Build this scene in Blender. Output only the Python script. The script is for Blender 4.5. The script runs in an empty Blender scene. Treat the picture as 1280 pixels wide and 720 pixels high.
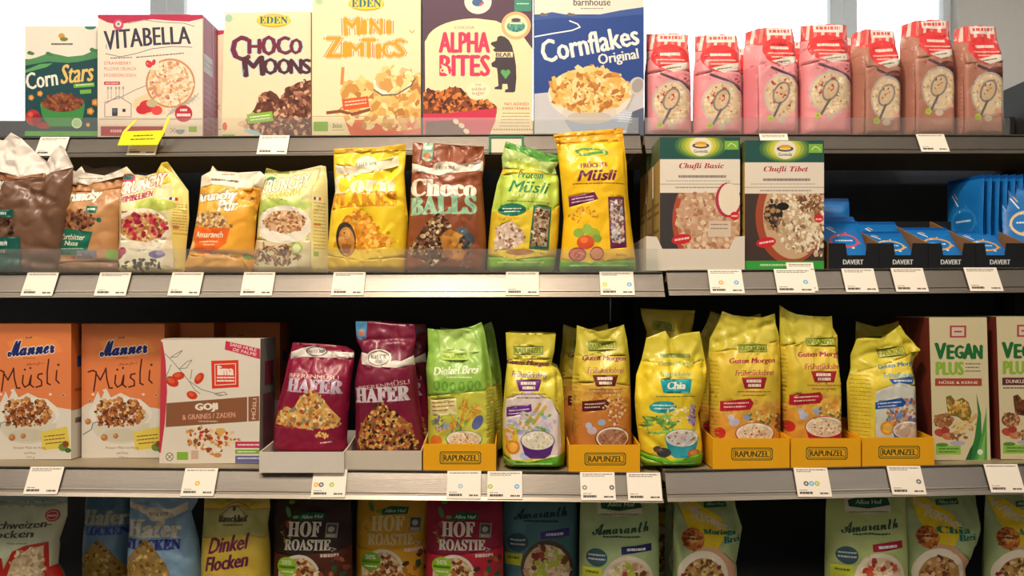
import bpy, math, random
from mathutils import Vector, noise
from mathutils.geometry import delaunay_2d_cdt

SC = bpy.context.scene
COL = SC.collection
F = 1120.0            # focal length in photo pixels (1280 wide)
HY = 389.0            # eye level in the photograph
CZ = 1.40             # height of the camera
random.seed(7)

def at(px, py, Y):
    """a point of the photograph at depth Y"""
    return Vector(((px - 640.0) * Y / F, Y, CZ + (HY - py) * Y / F))

# ---------------------------------------------------------------- materials
def lin(c):
    if isinstance(c, str):
        c = c.lstrip('#')
        c = tuple(int(c[i:i + 2], 16) / 255.0 for i in (0, 2, 4))
    return tuple(((v / 12.92) if v <= 0.04045 else ((v + 0.055) / 1.055) ** 2.4) for v in c)

def new_mat(name, rough=0.5, metal=0.0, color=None, attr=False, bump=0.0, bscale=40.0, coat=0.0,
            stretch=None, spec=0.5, vary=0.0, rvary=0.0, aniso=0.0):
    m = bpy.data.materials.new(name); m.use_nodes = True
    nt = m.node_tree; N = nt.nodes; L = nt.links
    b = N['Principled BSDF']
    b.inputs['Roughness'].default_value = rough
    b.inputs['Metallic'].default_value = metal
    b.inputs['Specular IOR Level'].default_value = spec
    if coat: b.inputs['Coat Weight'].default_value = coat; b.inputs['Coat Roughness'].default_value = 0.15
    tc = N.new('ShaderNodeTexCoord'); mp = N.new('ShaderNodeMapping')
    L.new(tc.outputs['Object'], mp.inputs[0])
    if stretch: mp.inputs['Scale'].default_value = stretch
    nz = N.new('ShaderNodeTexNoise'); nz.inputs['Scale'].default_value = bscale; nz.inputs['Detail'].default_value = 4
    L.new(mp.outputs[0], nz.inputs['Vector'])
    if attr:
        at_ = N.new('ShaderNodeAttribute'); at_.attribute_name = 'print'
        src = at_.outputs['Color']
    else:
        rgb = N.new('ShaderNodeRGB'); rgb.outputs[0].default_value = (*lin(color), 1)
        src = rgb.outputs[0]
    if vary:
        mr = N.new('ShaderNodeMapRange'); mr.inputs['To Min'].default_value = 1 - vary; mr.inputs['To Max'].default_value = 1 + vary
        L.new(nz.outputs['Fac'], mr.inputs['Value'])
        vm = N.new('ShaderNodeVectorMath'); vm.operation = 'SCALE'
        L.new(src, vm.inputs[0]); L.new(mr.outputs[0], vm.inputs['Scale'])
        src = vm.outputs[0]
    L.new(src, b.inputs['Base Color'])
    if rvary:
        mr = N.new('ShaderNodeMapRange'); mr.inputs['To Min'].default_value = max(0, rough - rvary); mr.inputs['To Max'].default_value = rough + rvary
        L.new(nz.outputs['Fac'], mr.inputs['Value']); L.new(mr.outputs[0], b.inputs['Roughness'])
    if bump:
        bp = N.new('ShaderNodeBump'); bp.inputs['Strength'].default_value = bump; bp.inputs['Distance'].default_value = 0.002
        L.new(nz.outputs['Fac'], bp.inputs['Height']); L.new(bp.outputs[0], b.inputs['Normal'])
    return m

M = {}
M['carton'] = new_mat('printed carton', 0.5, attr=True, bump=0.03, bscale=90, vary=0.02, spec=0.35)
M['film'] = new_mat('printed plastic film', 0.33, attr=True, bump=0.22, bscale=14, vary=0.02, spec=0.4, rvary=0.06)
M['matte'] = new_mat('printed matte film', 0.6, attr=True, bump=0.3, bscale=26, vary=0.03, spec=0.25)
M['paper'] = new_mat('printed paper', 0.75, attr=True, bump=0.03, bscale=120, vary=0.02, spec=0.2)
M['rail'] = new_mat('brushed aluminium rail', 0.38, 0.85, '#7b746c', bump=0.12, bscale=60, stretch=(0.6, 8, 30), vary=0.06, rvary=0.05)
M['rail_edge'] = new_mat('rail lip metal', 0.34, 0.85, '#857c70', bump=0.05, bscale=60, stretch=(0.6, 8, 30), vary=0.05)
M['deck'] = new_mat('painted steel shelf deck', 0.45, 0.0, '#8f8268', bump=0.02, bscale=80, vary=0.04)
M['black'] = new_mat('black painted panel', 0.5, 0.0, '#323a46', bump=0.05, bscale=120, vary=0.15)
M['darkmetal'] = new_mat('dark grey metal', 0.8, 0.0, '#1f1e1e', bump=0.05, bscale=90, vary=0.08)
M['wall'] = new_mat('painted plaster', 0.85, 0.0, '#d6d2cd', bump=0.1, bscale=60, vary=0.03)
M['ceiling'] = new_mat('ceiling paint', 0.9, 0.0, '#d8d4cc', bump=0.05, bscale=60, vary=0.02)
M['floor'] = new_mat('floor tiles', 0.5, 0.0, '#8d8478', bump=0.05, bscale=5, vary=0.1)
M['frame'] = new_mat('white window frame', 0.4, 0.0, '#eef2f4', bump=0.02, bscale=60, vary=0.02)
M['cardboard'] = new_mat('brown corrugated cardboard', 0.8, 0.0, '#8a6238', bump=0.1, bscale=70, stretch=(1, 1, 6), vary=0.1)
M['whiteboard'] = new_mat('white cardboard', 0.65, 0.0, '#d2cabb', bump=0.03, bscale=70, vary=0.03)
M['yellow'] = new_mat('yellow plastic', 0.4, 0.0, '#f4d21c', bump=0.02, bscale=70, vary=0.02)
M['chrome'] = new_mat('steel rod', 0.25, 0.9, '#b9c4d0', bump=0.02, bscale=70, vary=0.02)

def frame_mat():                                  # translucency added so the frames glow pale, standing in for window glare
    m = M['frame']; nt = m.node_tree; N = nt.nodes; L = nt.links
    t = N.new('ShaderNodeBsdfTranslucent'); t.inputs[0].default_value = (.8, .83, .85, 1)
    mx = N.new('ShaderNodeMixShader'); mx.inputs[0].default_value = .3
    L.new(N['Principled BSDF'].outputs[0], mx.inputs[1]); L.new(t.outputs[0], mx.inputs[2]); L.new(mx.outputs[0], N['Material Output'].inputs[0])
frame_mat()

def acrylic():
    m = bpy.data.materials.new('clear acrylic'); m.use_nodes = True
    nt = m.node_tree; N = nt.nodes; L = nt.links
    out = N['Material Output']; N.remove(N['Principled BSDF'])
    tr = N.new('ShaderNodeBsdfTransparent'); tr.inputs[0].default_value = (0.96, 0.97, 0.96, 1)
    gl = N.new('ShaderNodeBsdfGlossy'); gl.inputs['Roughness'].default_value = 0.08
    nz = N.new('ShaderNodeTexNoise'); nz.inputs['Scale'].default_value = 9
    mr = N.new('ShaderNodeMapRange'); mr.inputs['To Min'].default_value = 0.05; mr.inputs['To Max'].default_value = 0.09
    L.new(nz.outputs['Fac'], mr.inputs['Value'])
    df = N.new('ShaderNodeBsdfDiffuse'); df.inputs[0].default_value = (0.8, 0.8, 0.78, 1)
    mx = N.new('ShaderNodeMixShader'); mx2 = N.new('ShaderNodeMixShader')
    L.new(mr.outputs[0], mx.inputs[0]); L.new(tr.outputs[0], mx.inputs[1]); L.new(gl.outputs[0], mx.inputs[2])
    mx2.inputs[0].default_value = 0.05
    L.new(mx.outputs[0], mx2.inputs[1]); L.new(df.outputs[0], mx2.inputs[2]); L.new(mx2.outputs[0], out.inputs[0])
    return m
M['acrylic'] = acrylic()

def pane_mat():
    m = bpy.data.materials.new('window glass'); m.use_nodes = True
    nt = m.node_tree; N = nt.nodes; L = nt.links
    out = N['Material Output']; N.remove(N['Principled BSDF'])
    tr = N.new('ShaderNodeBsdfTransparent'); tr.inputs[0].default_value = (0.95, 0.98, 0.97, 1)
    gl = N.new('ShaderNodeBsdfGlossy'); gl.inputs['Roughness'].default_value = 0.02
    fr = N.new('ShaderNodeFresnel'); fr.inputs[0].default_value = 1.45
    mx = N.new('ShaderNodeMixShader')
    L.new(fr.outputs[0], mx.inputs[0]); L.new(tr.outputs[0], mx.inputs[1]); L.new(gl.outputs[0], mx.inputs[2])
    L.new(mx.outputs[0], out.inputs[0])
    return m
M['pane'] = pane_mat()

# ---------------------------------------------------------------- object helpers
def tag(o, label=None, cat=None, group=None, kind=None):
    if label: o['label'] = label
    if cat: o['category'] = cat
    if group: o['group'] = group
    if kind: o['kind'] = kind
    return o

def empty(name, loc, label, cat, group=None, rz=0.0):
    o = bpy.data.objects.new(name, None); COL.objects.link(o)
    o.empty_display_size = 0.03
    o.location = loc; o.rotation_euler = (0, 0, rz)
    return tag(o, label, cat, group)

def mesh_obj(name, verts, faces, mat, parent=None, cols=None, smooth=False):
    me = bpy.data.meshes.new(name)
    me.from_pydata([tuple(v) for v in verts], [], faces)
    if isinstance(mat, str): mat = M[mat]
    me.materials.append(mat)
    if cols is not None:
        ca = me.color_attributes.new('print', 'FLOAT_COLOR', 'CORNER')
        buf = []
        for p, c in zip(me.polygons, cols):
            buf.extend((*c, 1.0) * p.loop_total)
        ca.data.foreach_set('color', buf)
    if smooth:
        me.polygons.foreach_set('use_smooth', [True] * len(me.polygons))
    me.update()
    o = bpy.data.objects.new(name, me); COL.objects.link(o)
    if parent is not None: o.parent = parent
    return o

class MB:
    """collects boxes, prisms and tubes into ONE mesh"""
    def __init__(s): s.v = []; s.f = []; s.c = []
    def hexa(s, p, col=(1, 1, 1)):
        i = len(s.v); s.v += [Vector(q) for q in p]
        s.f += [[i, i + 3, i + 2, i + 1], [i + 4, i + 5, i + 6, i + 7], [i, i + 1, i + 5, i + 4],
                [i + 1, i + 2, i + 6, i + 5], [i + 2, i + 3, i + 7, i + 6], [i + 3, i, i + 4, i + 7]]
        s.c += [col] * 6
    def box(s, x0, x1, y0, y1, z0, z1, col=(1, 1, 1)):
        s.hexa([(x0, y0, z0), (x1, y0, z0), (x1, y1, z0), (x0, y1, z0),
                (x0, y0, z1), (x1, y0, z1), (x1, y1, z1), (x0, y1, z1)], col)
    def prism(s, poly, off, col=(1, 1, 1)):
        """poly: 3D points; off: thickness vector"""
        i = len(s.v); n = len(poly); off = Vector(off)
        s.v += [Vector(q) for q in poly] + [Vector(q) + off for q in poly]
        s.f += [list(range(i, i + n)), list(range(i + 2 * n - 1, i + n - 1, -1))]
        for k in range(n):
            a, b = i + k, i + (k + 1) % n
            s.f.append([b, a, a + n, b + n])
        s.c += [col] * (n + 2)
    def tube(s, p, q, r, n=10, col=(1, 1, 1)):
        p = Vector(p); q = Vector(q); d = (q - p).normalized()
        u = d.orthogonal().normalized(); w = d.cross(u)
        i = len(s.v)
        for c in (p, q):
            for k in range(n):
                a = 2 * math.pi * k / n
                s.v.append(c + (u * math.cos(a) + w * math.sin(a)) * r)
        for k in range(n):
            s.f.append([i + k, i + (k + 1) % n, i + n + (k + 1) % n, i + n + k]); s.c.append(col)
        s.f.append(list(range(i + n - 1, i - 1, -1))); s.f.append(list(range(i + n, i + 2 * n))); s.c += [col] * 2
    def build(s, name, mat, parent=None, bevel=0.0, smooth=False, cols=False):
        o = mesh_obj(name, s.v, s.f, mat, parent, s.c if cols else None, smooth)
        if bevel:
            b = o.modifiers.new('bevel', 'BEVEL'); b.width = bevel; b.segments = 2; b.limit_method = 'ANGLE'
        return o

def copy_tree(o, parent=None):
    kids = list(o.children)
    c = o.copy(); COL.objects.link(c); c.parent = parent
    for k in kids: copy_tree(k, c)
    return c

# ---------------------------------------------------------------- text outlines
STY = dict(n=0, serif=0x1D400, bi=0x1D468, script=0x1D4D0, frak=0x1D56C, sans=0x1D5D4, sansi=0x1D63C, mono=0x1D670)
CHARS = 'ABCDEFGHIJKLMNOPQRSTUVWXYZabcdefghijklmnopqrstuvwxyz'
_GL = {}
def _meshed(body, space=1.0):
    cu = bpy.data.curves.new('lettering', 'FONT'); cu.body = body; cu.resolution_u = 2; cu.space_line = space
    ob = bpy.data.objects.new('lettering', cu); me = ob.to_mesh()
    vs = [(v.co.x, v.co.y) for v in me.vertices]; fs = [list(p.vertices) for p in me.polygons]
    ob.to_mesh_clear(); bpy.data.objects.remove(ob); bpy.data.curves.remove(cu)
    return vs, fs
BAR = None
def glyph(c, style):
    """outline and advance width of one letter"""
    global BAR
    if (c, style) in _GL: return _GL[(c, style)]
    if BAR is None:
        def width(t): xs = [p[0] for p in _meshed(t)[0]]; return min(xs), max(xs)
        a, b = width('|'); c0, d0 = width('| |'); e0, f0 = width('|  |')
        BAR = (a, b - a, f0 - d0, d0 - c0, e0)          # left edge, bar width, one space, width of '| |'
    if c == ' ': g = (BAR[2], [], [])
    elif c in 'üÜäö':
        adv, v, f = glyph(dict(ü='u', Ü='U', ä='a', ö='o')[c], style); v = list(v); f = [list(q) for q in f]
        ys = [p[1] for p in v]; xs = [p[0] for p in v]; mx = (min(xs) + max(xs)) / 2; top = max(ys) + .16; q = .065
        for d in (-.13, .13):
            i = len(v); v += [(mx + d - q, top - q), (mx + d + q, top - q), (mx + d + q, top + q), (mx + d - q, top + q)]; f.append([i, i + 1, i + 2, i + 3])
        g = (adv, v, f)
    else:
        base = STY[style]; k = c
        if base and 'A' <= c <= 'Z': k = chr(base + ord(c) - 65)
        elif base and 'a' <= c <= 'z': k = chr(base + 26 + ord(c) - 97)
        vs, fs = _meshed('| ' + k + ' |')
        x0 = min(p[0] for p in vs); x1 = max(p[0] for p in vs); bw = BAR[1] * 1.05 + .002
        keep = {i for i, p in enumerate(vs) if x0 + bw < p[0] < x1 - bw}
        F_ = [f for f in fs if all(i in keep for i in f)]
        used = sorted({i for f in F_ for i in f}); mp = {u: n for n, u in enumerate(used)}
        adv = (x1 - x0) - BAR[3] - BAR[2]
        off = x0 + (BAR[3] + BAR[2]) / 2
        g = (adv, [(vs[i][0] - off, vs[i][1]) for i in used], [[mp[i] for i in f] for f in F_])
    _GL[(c, style)] = g
    return g
_TC = {}
def text_geo(t, style):
    key = (t, style)
    if key in _TC: return _TC[key]
    vs = []; fs = []; x = 0
    for c in t:
        adv, v, f = glyph(c, style); i = len(vs)
        vs += [(p[0] + x, p[1]) for p in v]; fs += [[k + i for k in q] for q in f]
        x += adv
    x0 = min(v[0] for v in vs); x1 = max(v[0] for v in vs); y0 = min(v[1] for v in vs); y1 = max(v[1] for v in vs)
    vs = [((x - (x0 + x1) / 2) / max(x1 - x0, 1e-6), (y - (y0 + y1) / 2) / max(y1 - y0, 1e-6)) for x, y in vs]
    _TC[key] = (vs, fs)
    return _TC[key]

# ---------------------------------------------------------------- printed artwork (vector shapes, y down, photo pixels)
class Art:
    def __init__(s, gain=1.0):
        s.p = []                 # (colour, [polygons])
        s.t = (0, 0, 1, 1, 0)    # ox, oy, sx, sy, rot
        s.gain = gain
        s.r = random.Random(11)
    def xf(s, ox=0, oy=0, sx=1, sy=1, rot=0):
        s.t = (ox, oy, sx, sy, math.radians(rot)); return s
    def _m(s, p):
        ox, oy, sx, sy, r = s.t
        x, y = p[0] * sx, p[1] * sy
        if r: x, y = x * math.cos(r) + y * math.sin(r), -x * math.sin(r) + y * math.cos(r)
        return (x + ox, y + oy)
    def col(s, c):
        l = lin(c) if isinstance(c, str) else c
        return tuple(min(0.92, v * s.gain) for v in l)
    def add(s, c, polys):
        s.p.append((s.col(c), [[s._m(q) for q in pl] for pl in polys])); return s
    def poly(s, c, *pts): return s.add(c, [list(pts)])
    def rect(s, c, x0, y0, x1, y1, rot=0):
        cx, cy = (x0 + x1) / 2, (y0 + y1) / 2; r = math.radians(rot); pts = []
        for x, y in ((x0, y0), (x1, y0), (x1, y1), (x0, y1)):
            dx, dy = x - cx, y - cy
            pts.append((cx + dx * math.cos(r) + dy * math.sin(r), cy - dx * math.sin(r) + dy * math.cos(r)))
        return s.add(c, [pts])
    def ell(s, c, cx, cy, rx, ry=None, n=22, rot=0, a0=0, a1=360):
        ry = rx if ry is None else ry; r = math.radians(rot); pts = []
        full = abs(a1 - a0) >= 360
        for k in range(n if full else n + 1):
            a = math.radians(a0 + (a1 - a0) * k / n)
            dx, dy = rx * math.cos(a), ry * math.sin(a)
            pts.append((cx + dx * math.cos(r) + dy * math.sin(r), cy - dx * math.sin(r) + dy * math.cos(r)))
        return s.add(c, [pts])
    def line(s, c, pts, w=1.0):
        ps = []
        for (xa, ya), (xb, yb) in zip(pts, pts[1:]):
            d = math.hypot(xb - xa, yb - ya) or 1; nx, ny = -(yb - ya) / d * w / 2, (xb - xa) / d * w / 2
            ex, ey = (xb - xa) / d * w * .3, (yb - ya) / d * w * .3
            ps.append([(xa + nx - ex, ya + ny - ey), (xb + nx + ex, yb + ny + ey), (xb - nx + ex, yb - ny + ey), (xa - nx - ex, ya - ny - ey)])
        return s.add(c, ps)
    def text(s, c, t, cx, cy, w, h, rot=0, style='n', out=None, ow=1.0, bold=0.0, shear=0.0, arc=0.0, grow=0.0, dots=None):
        if style in ('sans', 'sansi'):                  # bold upright / slanted print
            if style == 'sansi': shear += .2; w *= .94
            bold += h * .035; style = 'n'
        vs, fs = text_geo(t, style); r = math.radians(rot)
        def base(dx0, dy0):
            q = []
            for x, y in vs:
                hh = h * (1 + grow * x)
                X = x * w + shear * y * h; Yy = y * hh - arc * (4 * x * x)
                X, Yy = X + dx0, Yy + dy0
                q.append((cx + X * math.cos(r) - Yy * math.sin(r), cy - (X * math.sin(r) + Yy * math.cos(r))))
            return [[q[i] for i in f] for f in fs]
        if out:
            ps = []
            for k in range(8):
                a = k * math.pi / 4
                ps += base(ow * math.cos(a), ow * math.sin(a))
            s.add(out, ps)
        ps = base(0, 0)
        if bold:
            for dx, dy in ((bold * .8, 0), (-bold * .8, 0)) + (((0, bold * .4), (0, -bold * .4)) if bold > .9 else ()): ps += base(dx, dy)
        s.add(c, ps)
        if dots:
            for dx, dy, rr in dots: s.ell(c, dx, dy, rr, rr, 8)
        return s
    def greek(s, c, x0, y, x1, h=1.2, rot=0, gap=0.28):
        """a line of print too small to read"""
        r = s.r; x = x0; ps = []; t = math.tan(math.radians(rot))
        while x < x1:
            w = r.uniform(1.5, 5.0); xe = min(x + w, x1)
            dy = -(x - x0) * t; de = -(xe - x0) * t
            ps.append([(x, y + dy), (xe, y + de), (xe, y + de + h), (x, y + dy + h)])
            x = xe + r.uniform(gap, gap * 3)
        return s.add(c, ps)
    def bits(s, cols, region, n, size, asp=0.6, seed=None):
        """scattered flakes; region = (cx,cy,rx,ry) or list of points"""
        r = random.Random(seed if seed is not None else len(s.p) * 13 + n)
        if isinstance(region, tuple): cx, cy, rx, ry = region
        else:
            xs = [p[0] for p in region]; ys = [p[1] for p in region]
        made = 0; tries = 0
        while made < n and tries < n * 30:
            tries += 1
            if isinstance(region, tuple):
                a = r.uniform(0, 2 * math.pi); q = math.sqrt(r.random()); x = cx + rx * q * math.cos(a); y = cy + ry * q * math.sin(a)
            else:
                x = r.uniform(min(xs), max(xs)); y = r.uniform(min(ys), max(ys))
                if not inside(x, y, region): continue
            c = r.choice(cols); a0 = r.uniform(0, math.pi); sz = size * r.uniform(0.6, 1.3)
            k = 5; pts = []
            for i in range(k):
                a = 2 * math.pi * i / k; q = r.uniform(0.75, 1.1)
                dx, dy = sz * q * math.cos(a), sz * asp * q * math.sin(a)
                pts.append((x + dx * math.cos(a0) - dy * math.sin(a0), y + dx * math.sin(a0) + dy * math.cos(a0)))
            s.add(c, [pts]); made += 1
        return s

def inside(x, y, poly):
    c = False; n = len(poly); j = n - 1
    for i in range(n):
        xi, yi = poly[i]; xj, yj = poly[j]
        if (yi > y) != (yj > y) and x < (xj - xi) * (y - yi) / (yj - yi) + xi: c = not c
        j = i
    return c

def cdt_art(art, base_col, sil, grid):
    """one flat triangulated sheet of the silhouette, each face with its printed colour"""
    V = []; FF = []; lay = []; PP = []
    cols = [art.col(base_col)]
    def add(poly, li):
        q = []
        for p in poly:
            p = (round(p[0], 3), round(-p[1], 3))
            if not q or q[-1] != p: q.append(p)
        if len(q) > 1 and q[0] == q[-1]: q.pop()
        if len(q) < 3: return
        ar = sum(q[i][0] * q[(i + 1) % len(q)][1] - q[(i + 1) % len(q)][0] * q[i][1] for i in range(len(q)))
        L = max(abs(q[i][0] - q[i - 1][0]) + abs(q[i][1] - q[i - 1][1]) for i in range(len(q)))
        if abs(ar) / L < 0.02: return
        if ar < 0: q.reverse()
        i = len(V); V.extend(q); FF.append(list(range(i, i + len(q)))); lay.append(li); PP.append(q)
    add(sil, 0)
    xs = [p[0] for p in sil]; ys = [p[1] for p in sil]
    bx0, bx1, by0, by1 = min(xs), max(xs), min(ys), max(ys)
    for c, polys in art.p:
        cols.append(c); li = len(cols) - 1
        for pl in polys:
            if max(p[0] for p in pl) < bx0 or min(p[0] for p in pl) > bx1 or max(p[1] for p in pl) < by0 or min(p[1] for p in pl) > by1: continue
            add(pl, li)
    if grid:
        y = by0 + grid * .5; k = 0
        while y < by1:
            x = bx0 + grid * (.5 if k % 2 else .25)
            while x < bx1:
                if inside(x, y, sil): V.append((x + .003, -y + .002))
                x += grid
            y += grid; k += 1
    r = delaunay_2d_cdt([Vector(v) for v in V], [], FF, 1, 1e-4, True)
    faces = []; fc = []; RX = [(v.x, v.y) for v in r[0]]
    for f, o in zip(r[2], r[5]):
        if 0 not in o: continue
        best = 0
        if len(o) > 1:
            a_, b_, c_ = RX[f[0]], RX[f[1]], RX[f[2]]; gx = (a_[0] + b_[0] + c_[0]) / 3; gy = (a_[1] + b_[1] + c_[1]) / 3
            o = sorted(o, reverse=True)                  # faces were added layer by layer
            for k in o:
                if lay[k] == 0: break
                if inside(gx, gy, PP[k]): best = lay[k]; break
        faces.append(list(f)); fc.append(cols[best])
    used = sorted({i for f in faces for i in f}); mp = {u: k for k, u in enumerate(used)}
    verts = [(RX[u][0], -RX[u][1]) for u in used]
    faces = [[mp[i] for i in f] for f in faces]
    return verts, faces, fc

# ---------------------------------------------------------------- a carton box
def carton(name, label, cat, x0, y0, x1, Y, by, depth, base, art, side='#cccccc', side_l=None, group=None, gain=1.0,
           quad=None, rz=0.0, top='#d8d0c0', mat='carton', sidebits=None, flap=True):
    """front rectangle x0..x1, top y0 and base at by in the photograph, at depth Y"""
    s = Y / F; cx = (x0 + x1) / 2
    root = empty(name, ((cx - 640) * s, Y, CZ + (HY - by) * s), label, cat, group, rz)
    sil = quad or [(x0, y0), (x1, y0), (x1, by), (x0, by)]
    v, f, c = cdt_art(art, base, sil, 0)
    V = [Vector(((x - cx) * s, 0, (by - y) * s)) for x, y in v]
    FF = list(f); CC = list(c)
    q = [Vector(((x - cx) * s, 0, (by - y) * s)) for x, y in sil]      # TL TR BR BL
    i = len(V); off = Vector((0, depth, 0))
    V += q + [p + off for p in q]
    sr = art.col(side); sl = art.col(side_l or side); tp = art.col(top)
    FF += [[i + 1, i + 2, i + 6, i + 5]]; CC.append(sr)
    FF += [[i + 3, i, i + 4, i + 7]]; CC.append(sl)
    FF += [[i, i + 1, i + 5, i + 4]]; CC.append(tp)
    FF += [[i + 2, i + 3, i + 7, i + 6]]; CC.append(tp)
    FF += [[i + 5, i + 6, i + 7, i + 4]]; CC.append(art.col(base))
    FF = [list(reversed(t)) if k >= len(f) else t for k, t in enumerate(FF)]
    H = (by - y0) * s; hw = (x1 - x0) * s / 2
    for (sd, u0, u1, v0, v1, cc) in (sidebits or []):               # marks on the visible side: u depth 0..1, v height 0..1
        X = (hw + .0003) * (1 if sd == 'r' else -1); j = len(V)
        V += [Vector((X, depth * u0, H * v0)), Vector((X, depth * u1, H * v0)), Vector((X, depth * u1, H * v1)), Vector((X, depth * u0, H * v1))]
        FF.append([j, j + 1, j + 2, j + 3] if sd == 'r' else [j + 3, j + 2, j + 1, j]); CC.append(art.col(cc))
    mesh_obj('box_body', V, FF, mat, root, CC)
    if flap:
        m = MB(); z = H + .0003
        m.box(-hw + .001, hw - .001, .001, depth * .62, z, z + .0007, tp)
        m.box(-hw * .35, hw * .35, depth * .58, depth * .70, z, z + .0010, tuple(k * .8 for k in tp))
        m.build('top_flap', mat, root, cols=True)
    return root

# ---------------------------------------------------------------- a filled bag
def span(poly, v, axis):
    lo, hi = 1e9, -1e9; n = len(poly)
    for i in range(n):
        a = poly[i]; b = poly[(i + 1) % n]
        p, q = a[axis], b[axis]
        if (p <= v <= q) or (q <= v <= p):
            t = 0 if p == q else (v - p) / (q - p)
            w = a[1 - axis] + (b[1 - axis] - a[1 - axis]) * t
            lo = min(lo, w); hi = max(hi, w)
            if p == q: lo = min(lo, b[1 - axis]); hi = max(hi, b[1 - axis])
    return lo, hi

def smooth01(t):
    t = max(0.0, min(1.0, t)); return t * t * (3 - 2 * t)

def bag(name, label, cat, sil, Y, by, D, base, art, group=None, seal=None, mat='film', wr=0.0016, seed=0, grid=2.6,
        sharp=3.0, corner=None, backcol=None, ramp=0.45, creases=None, rz=0.0, lean=0.0):
    """pillow bag: silhouette in photo pixels, half depth D, front face at depth Y; seal: y of the crimped top band"""
    s = Y / F
    xs = [p[0] for p in sil]; cx = (min(xs) + max(xs)) / 2
    root = empty(name, ((cx - 640) * s, Y + D, CZ + (HY - by) * s), label, cat, group, rz)
    y0 = min(p[1] for p in sil); y1 = max(p[1] for p in sil); H = y1 - y0
    rows = {}; colsx = {}
    def thick(x, y):
        ky = round(y * 2) / 2; kx = round(x * 2) / 2
        if ky not in rows: rows[ky] = span(sil, min(max(ky, y0 + .01), y1 - .01), 1)
        if kx not in colsx: colsx[kx] = span(sil, min(max(kx, min(xs) + .01), max(xs) - .01), 0)
        xl, xr = rows[ky]; yt, yb = colsx[kx]
        w = max(xr - xl, 1)
        if corner:                                   # bag turned a little: front panel then side gusset
            c = corner if corner > 0 else -corner
            u = min(1.0, max(0.0, (x - xl) / w))
            if corner < 0: u = 1.0 - u
            prof = (min(1, u / (c * .16))) ** .5 if u < c * .16 else (1 if u < c - .03 else max(0, 1 - ((u - c + .03) / (1.03 - c)) ** 1.15))
        else:
            a = min(1, abs(2 * (x - xl) / w - 1)); prof = max(0, 1 - a ** sharp) ** .55
        tv = (y - yt) / max(yb - yt, 10)
        gv = .05 + .95 * smooth01(tv / ramp)
        gb = max(0, min(1, (yb - y) / 7.0)) ** .5
        return D * prof * gv * gb, min(1, prof * 1.5) * gb, tv
    n0 = seed * 7.13 + 1.7
    def wrink(x, y, tv):
        p = Vector((x * .035, y * .02, n0)); q = Vector((x * .045 + y * .03, y * .035 - x * .02, n0 + 5))
        k = noise.noise(p) * 1.5 + (.5 - abs(noise.noise(q)) * 2.0) * 1.1
        z = noise.noise(Vector((x * .14, y * .03, n0 + 9)))
        up = .55 + 1.6 * math.exp(-((tv - .2) / .16) ** 2) + .5 * math.exp(-((tv - .95) / .08) ** 2)
        q2 = noise.noise(Vector((x * .05 + y * .022, y * .04 - x * .034, n0 + 13)))
        rg = max(0.0, 1 - abs(q2) * 3.4) ** 2 - .25
        d = wr * (k * up + .22 * z - .75 * rg * (up + .3))
        for (ax, ay, bx, by_, dep, wd) in (creases or []):
            dx, dy = bx - ax, by_ - ay; L = dx * dx + dy * dy
            t = max(0, min(1, ((x - ax) * dx + (y - ay) * dy) / L))
            r = math.hypot(x - ax - t * dx, y - ay - t * dy)
            d -= dep * math.exp(-(r / wd) ** 2)
        return d
    v, f, c = cdt_art(art, base, sil, grid)
    V = []
    for x, y in v:
        h, e, tv = thick(x, y)
        yy = -h - wrink(x, y, tv) * e - .0008
        V.append(Vector(((x - cx) * s, yy + lean * (by - y) * s, (by - y) * s)))
    bcol = art.col(backcol or base)
    bv, bf, bc = cdt_art(Art(), base, sil, 9)
    i = len(V)
    for x, y in bv:
        h, e, tv = thick(x, y)
        V.append(Vector(((x - cx) * s, h + lean * (by - y) * s, (by - y) * s)))
    FF = list(f) + [[i + k for k in reversed(t)] for t in bf]; CC = list(c) + [bcol] * len(bf)
    if seal is None:
        mesh_obj('bag_body', V, FF, mat, root, CC, True)
    else:
        sf = seal if callable(seal) else (lambda x: seal)
        def build(nm, keep):
            F2 = []; C2 = []
            for t, cc in zip(FF, CC):
                k0, k1 = V[t[0]], V[t[1]]; k2 = V[t[2]]
                mx = (k0.x + k1.x + k2.x) / 3 / s + cx; my = by - (k0.z + k1.z + k2.z) / 3 / s
                if (my < sf(mx)) == keep: F2.append(t); C2.append(cc)
            u = sorted({k for t in F2 for k in t}); mp = {a: b for b, a in enumerate(u)}
            mesh_obj(nm, [V[k] for k in u], [[mp[k] for k in t] for t in F2], mat, root, C2, True)
        build('bag_body', False); build('top_seal', True)
    return root
# ================================================================ camera
cam = bpy.data.cameras.new('camera'); cam.sensor_width = 36; cam.lens = 36 * F / 1280
cam.shift_y = (HY - 360) / 1280; cam.clip_start = 0.05; cam.clip_end = 100
co = bpy.data.objects.new('camera', cam); COL.objects.link(co)
co.location = (0, 0, CZ); co.rotation_euler = (math.radians(90), 0, 0); SC.camera = co

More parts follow.
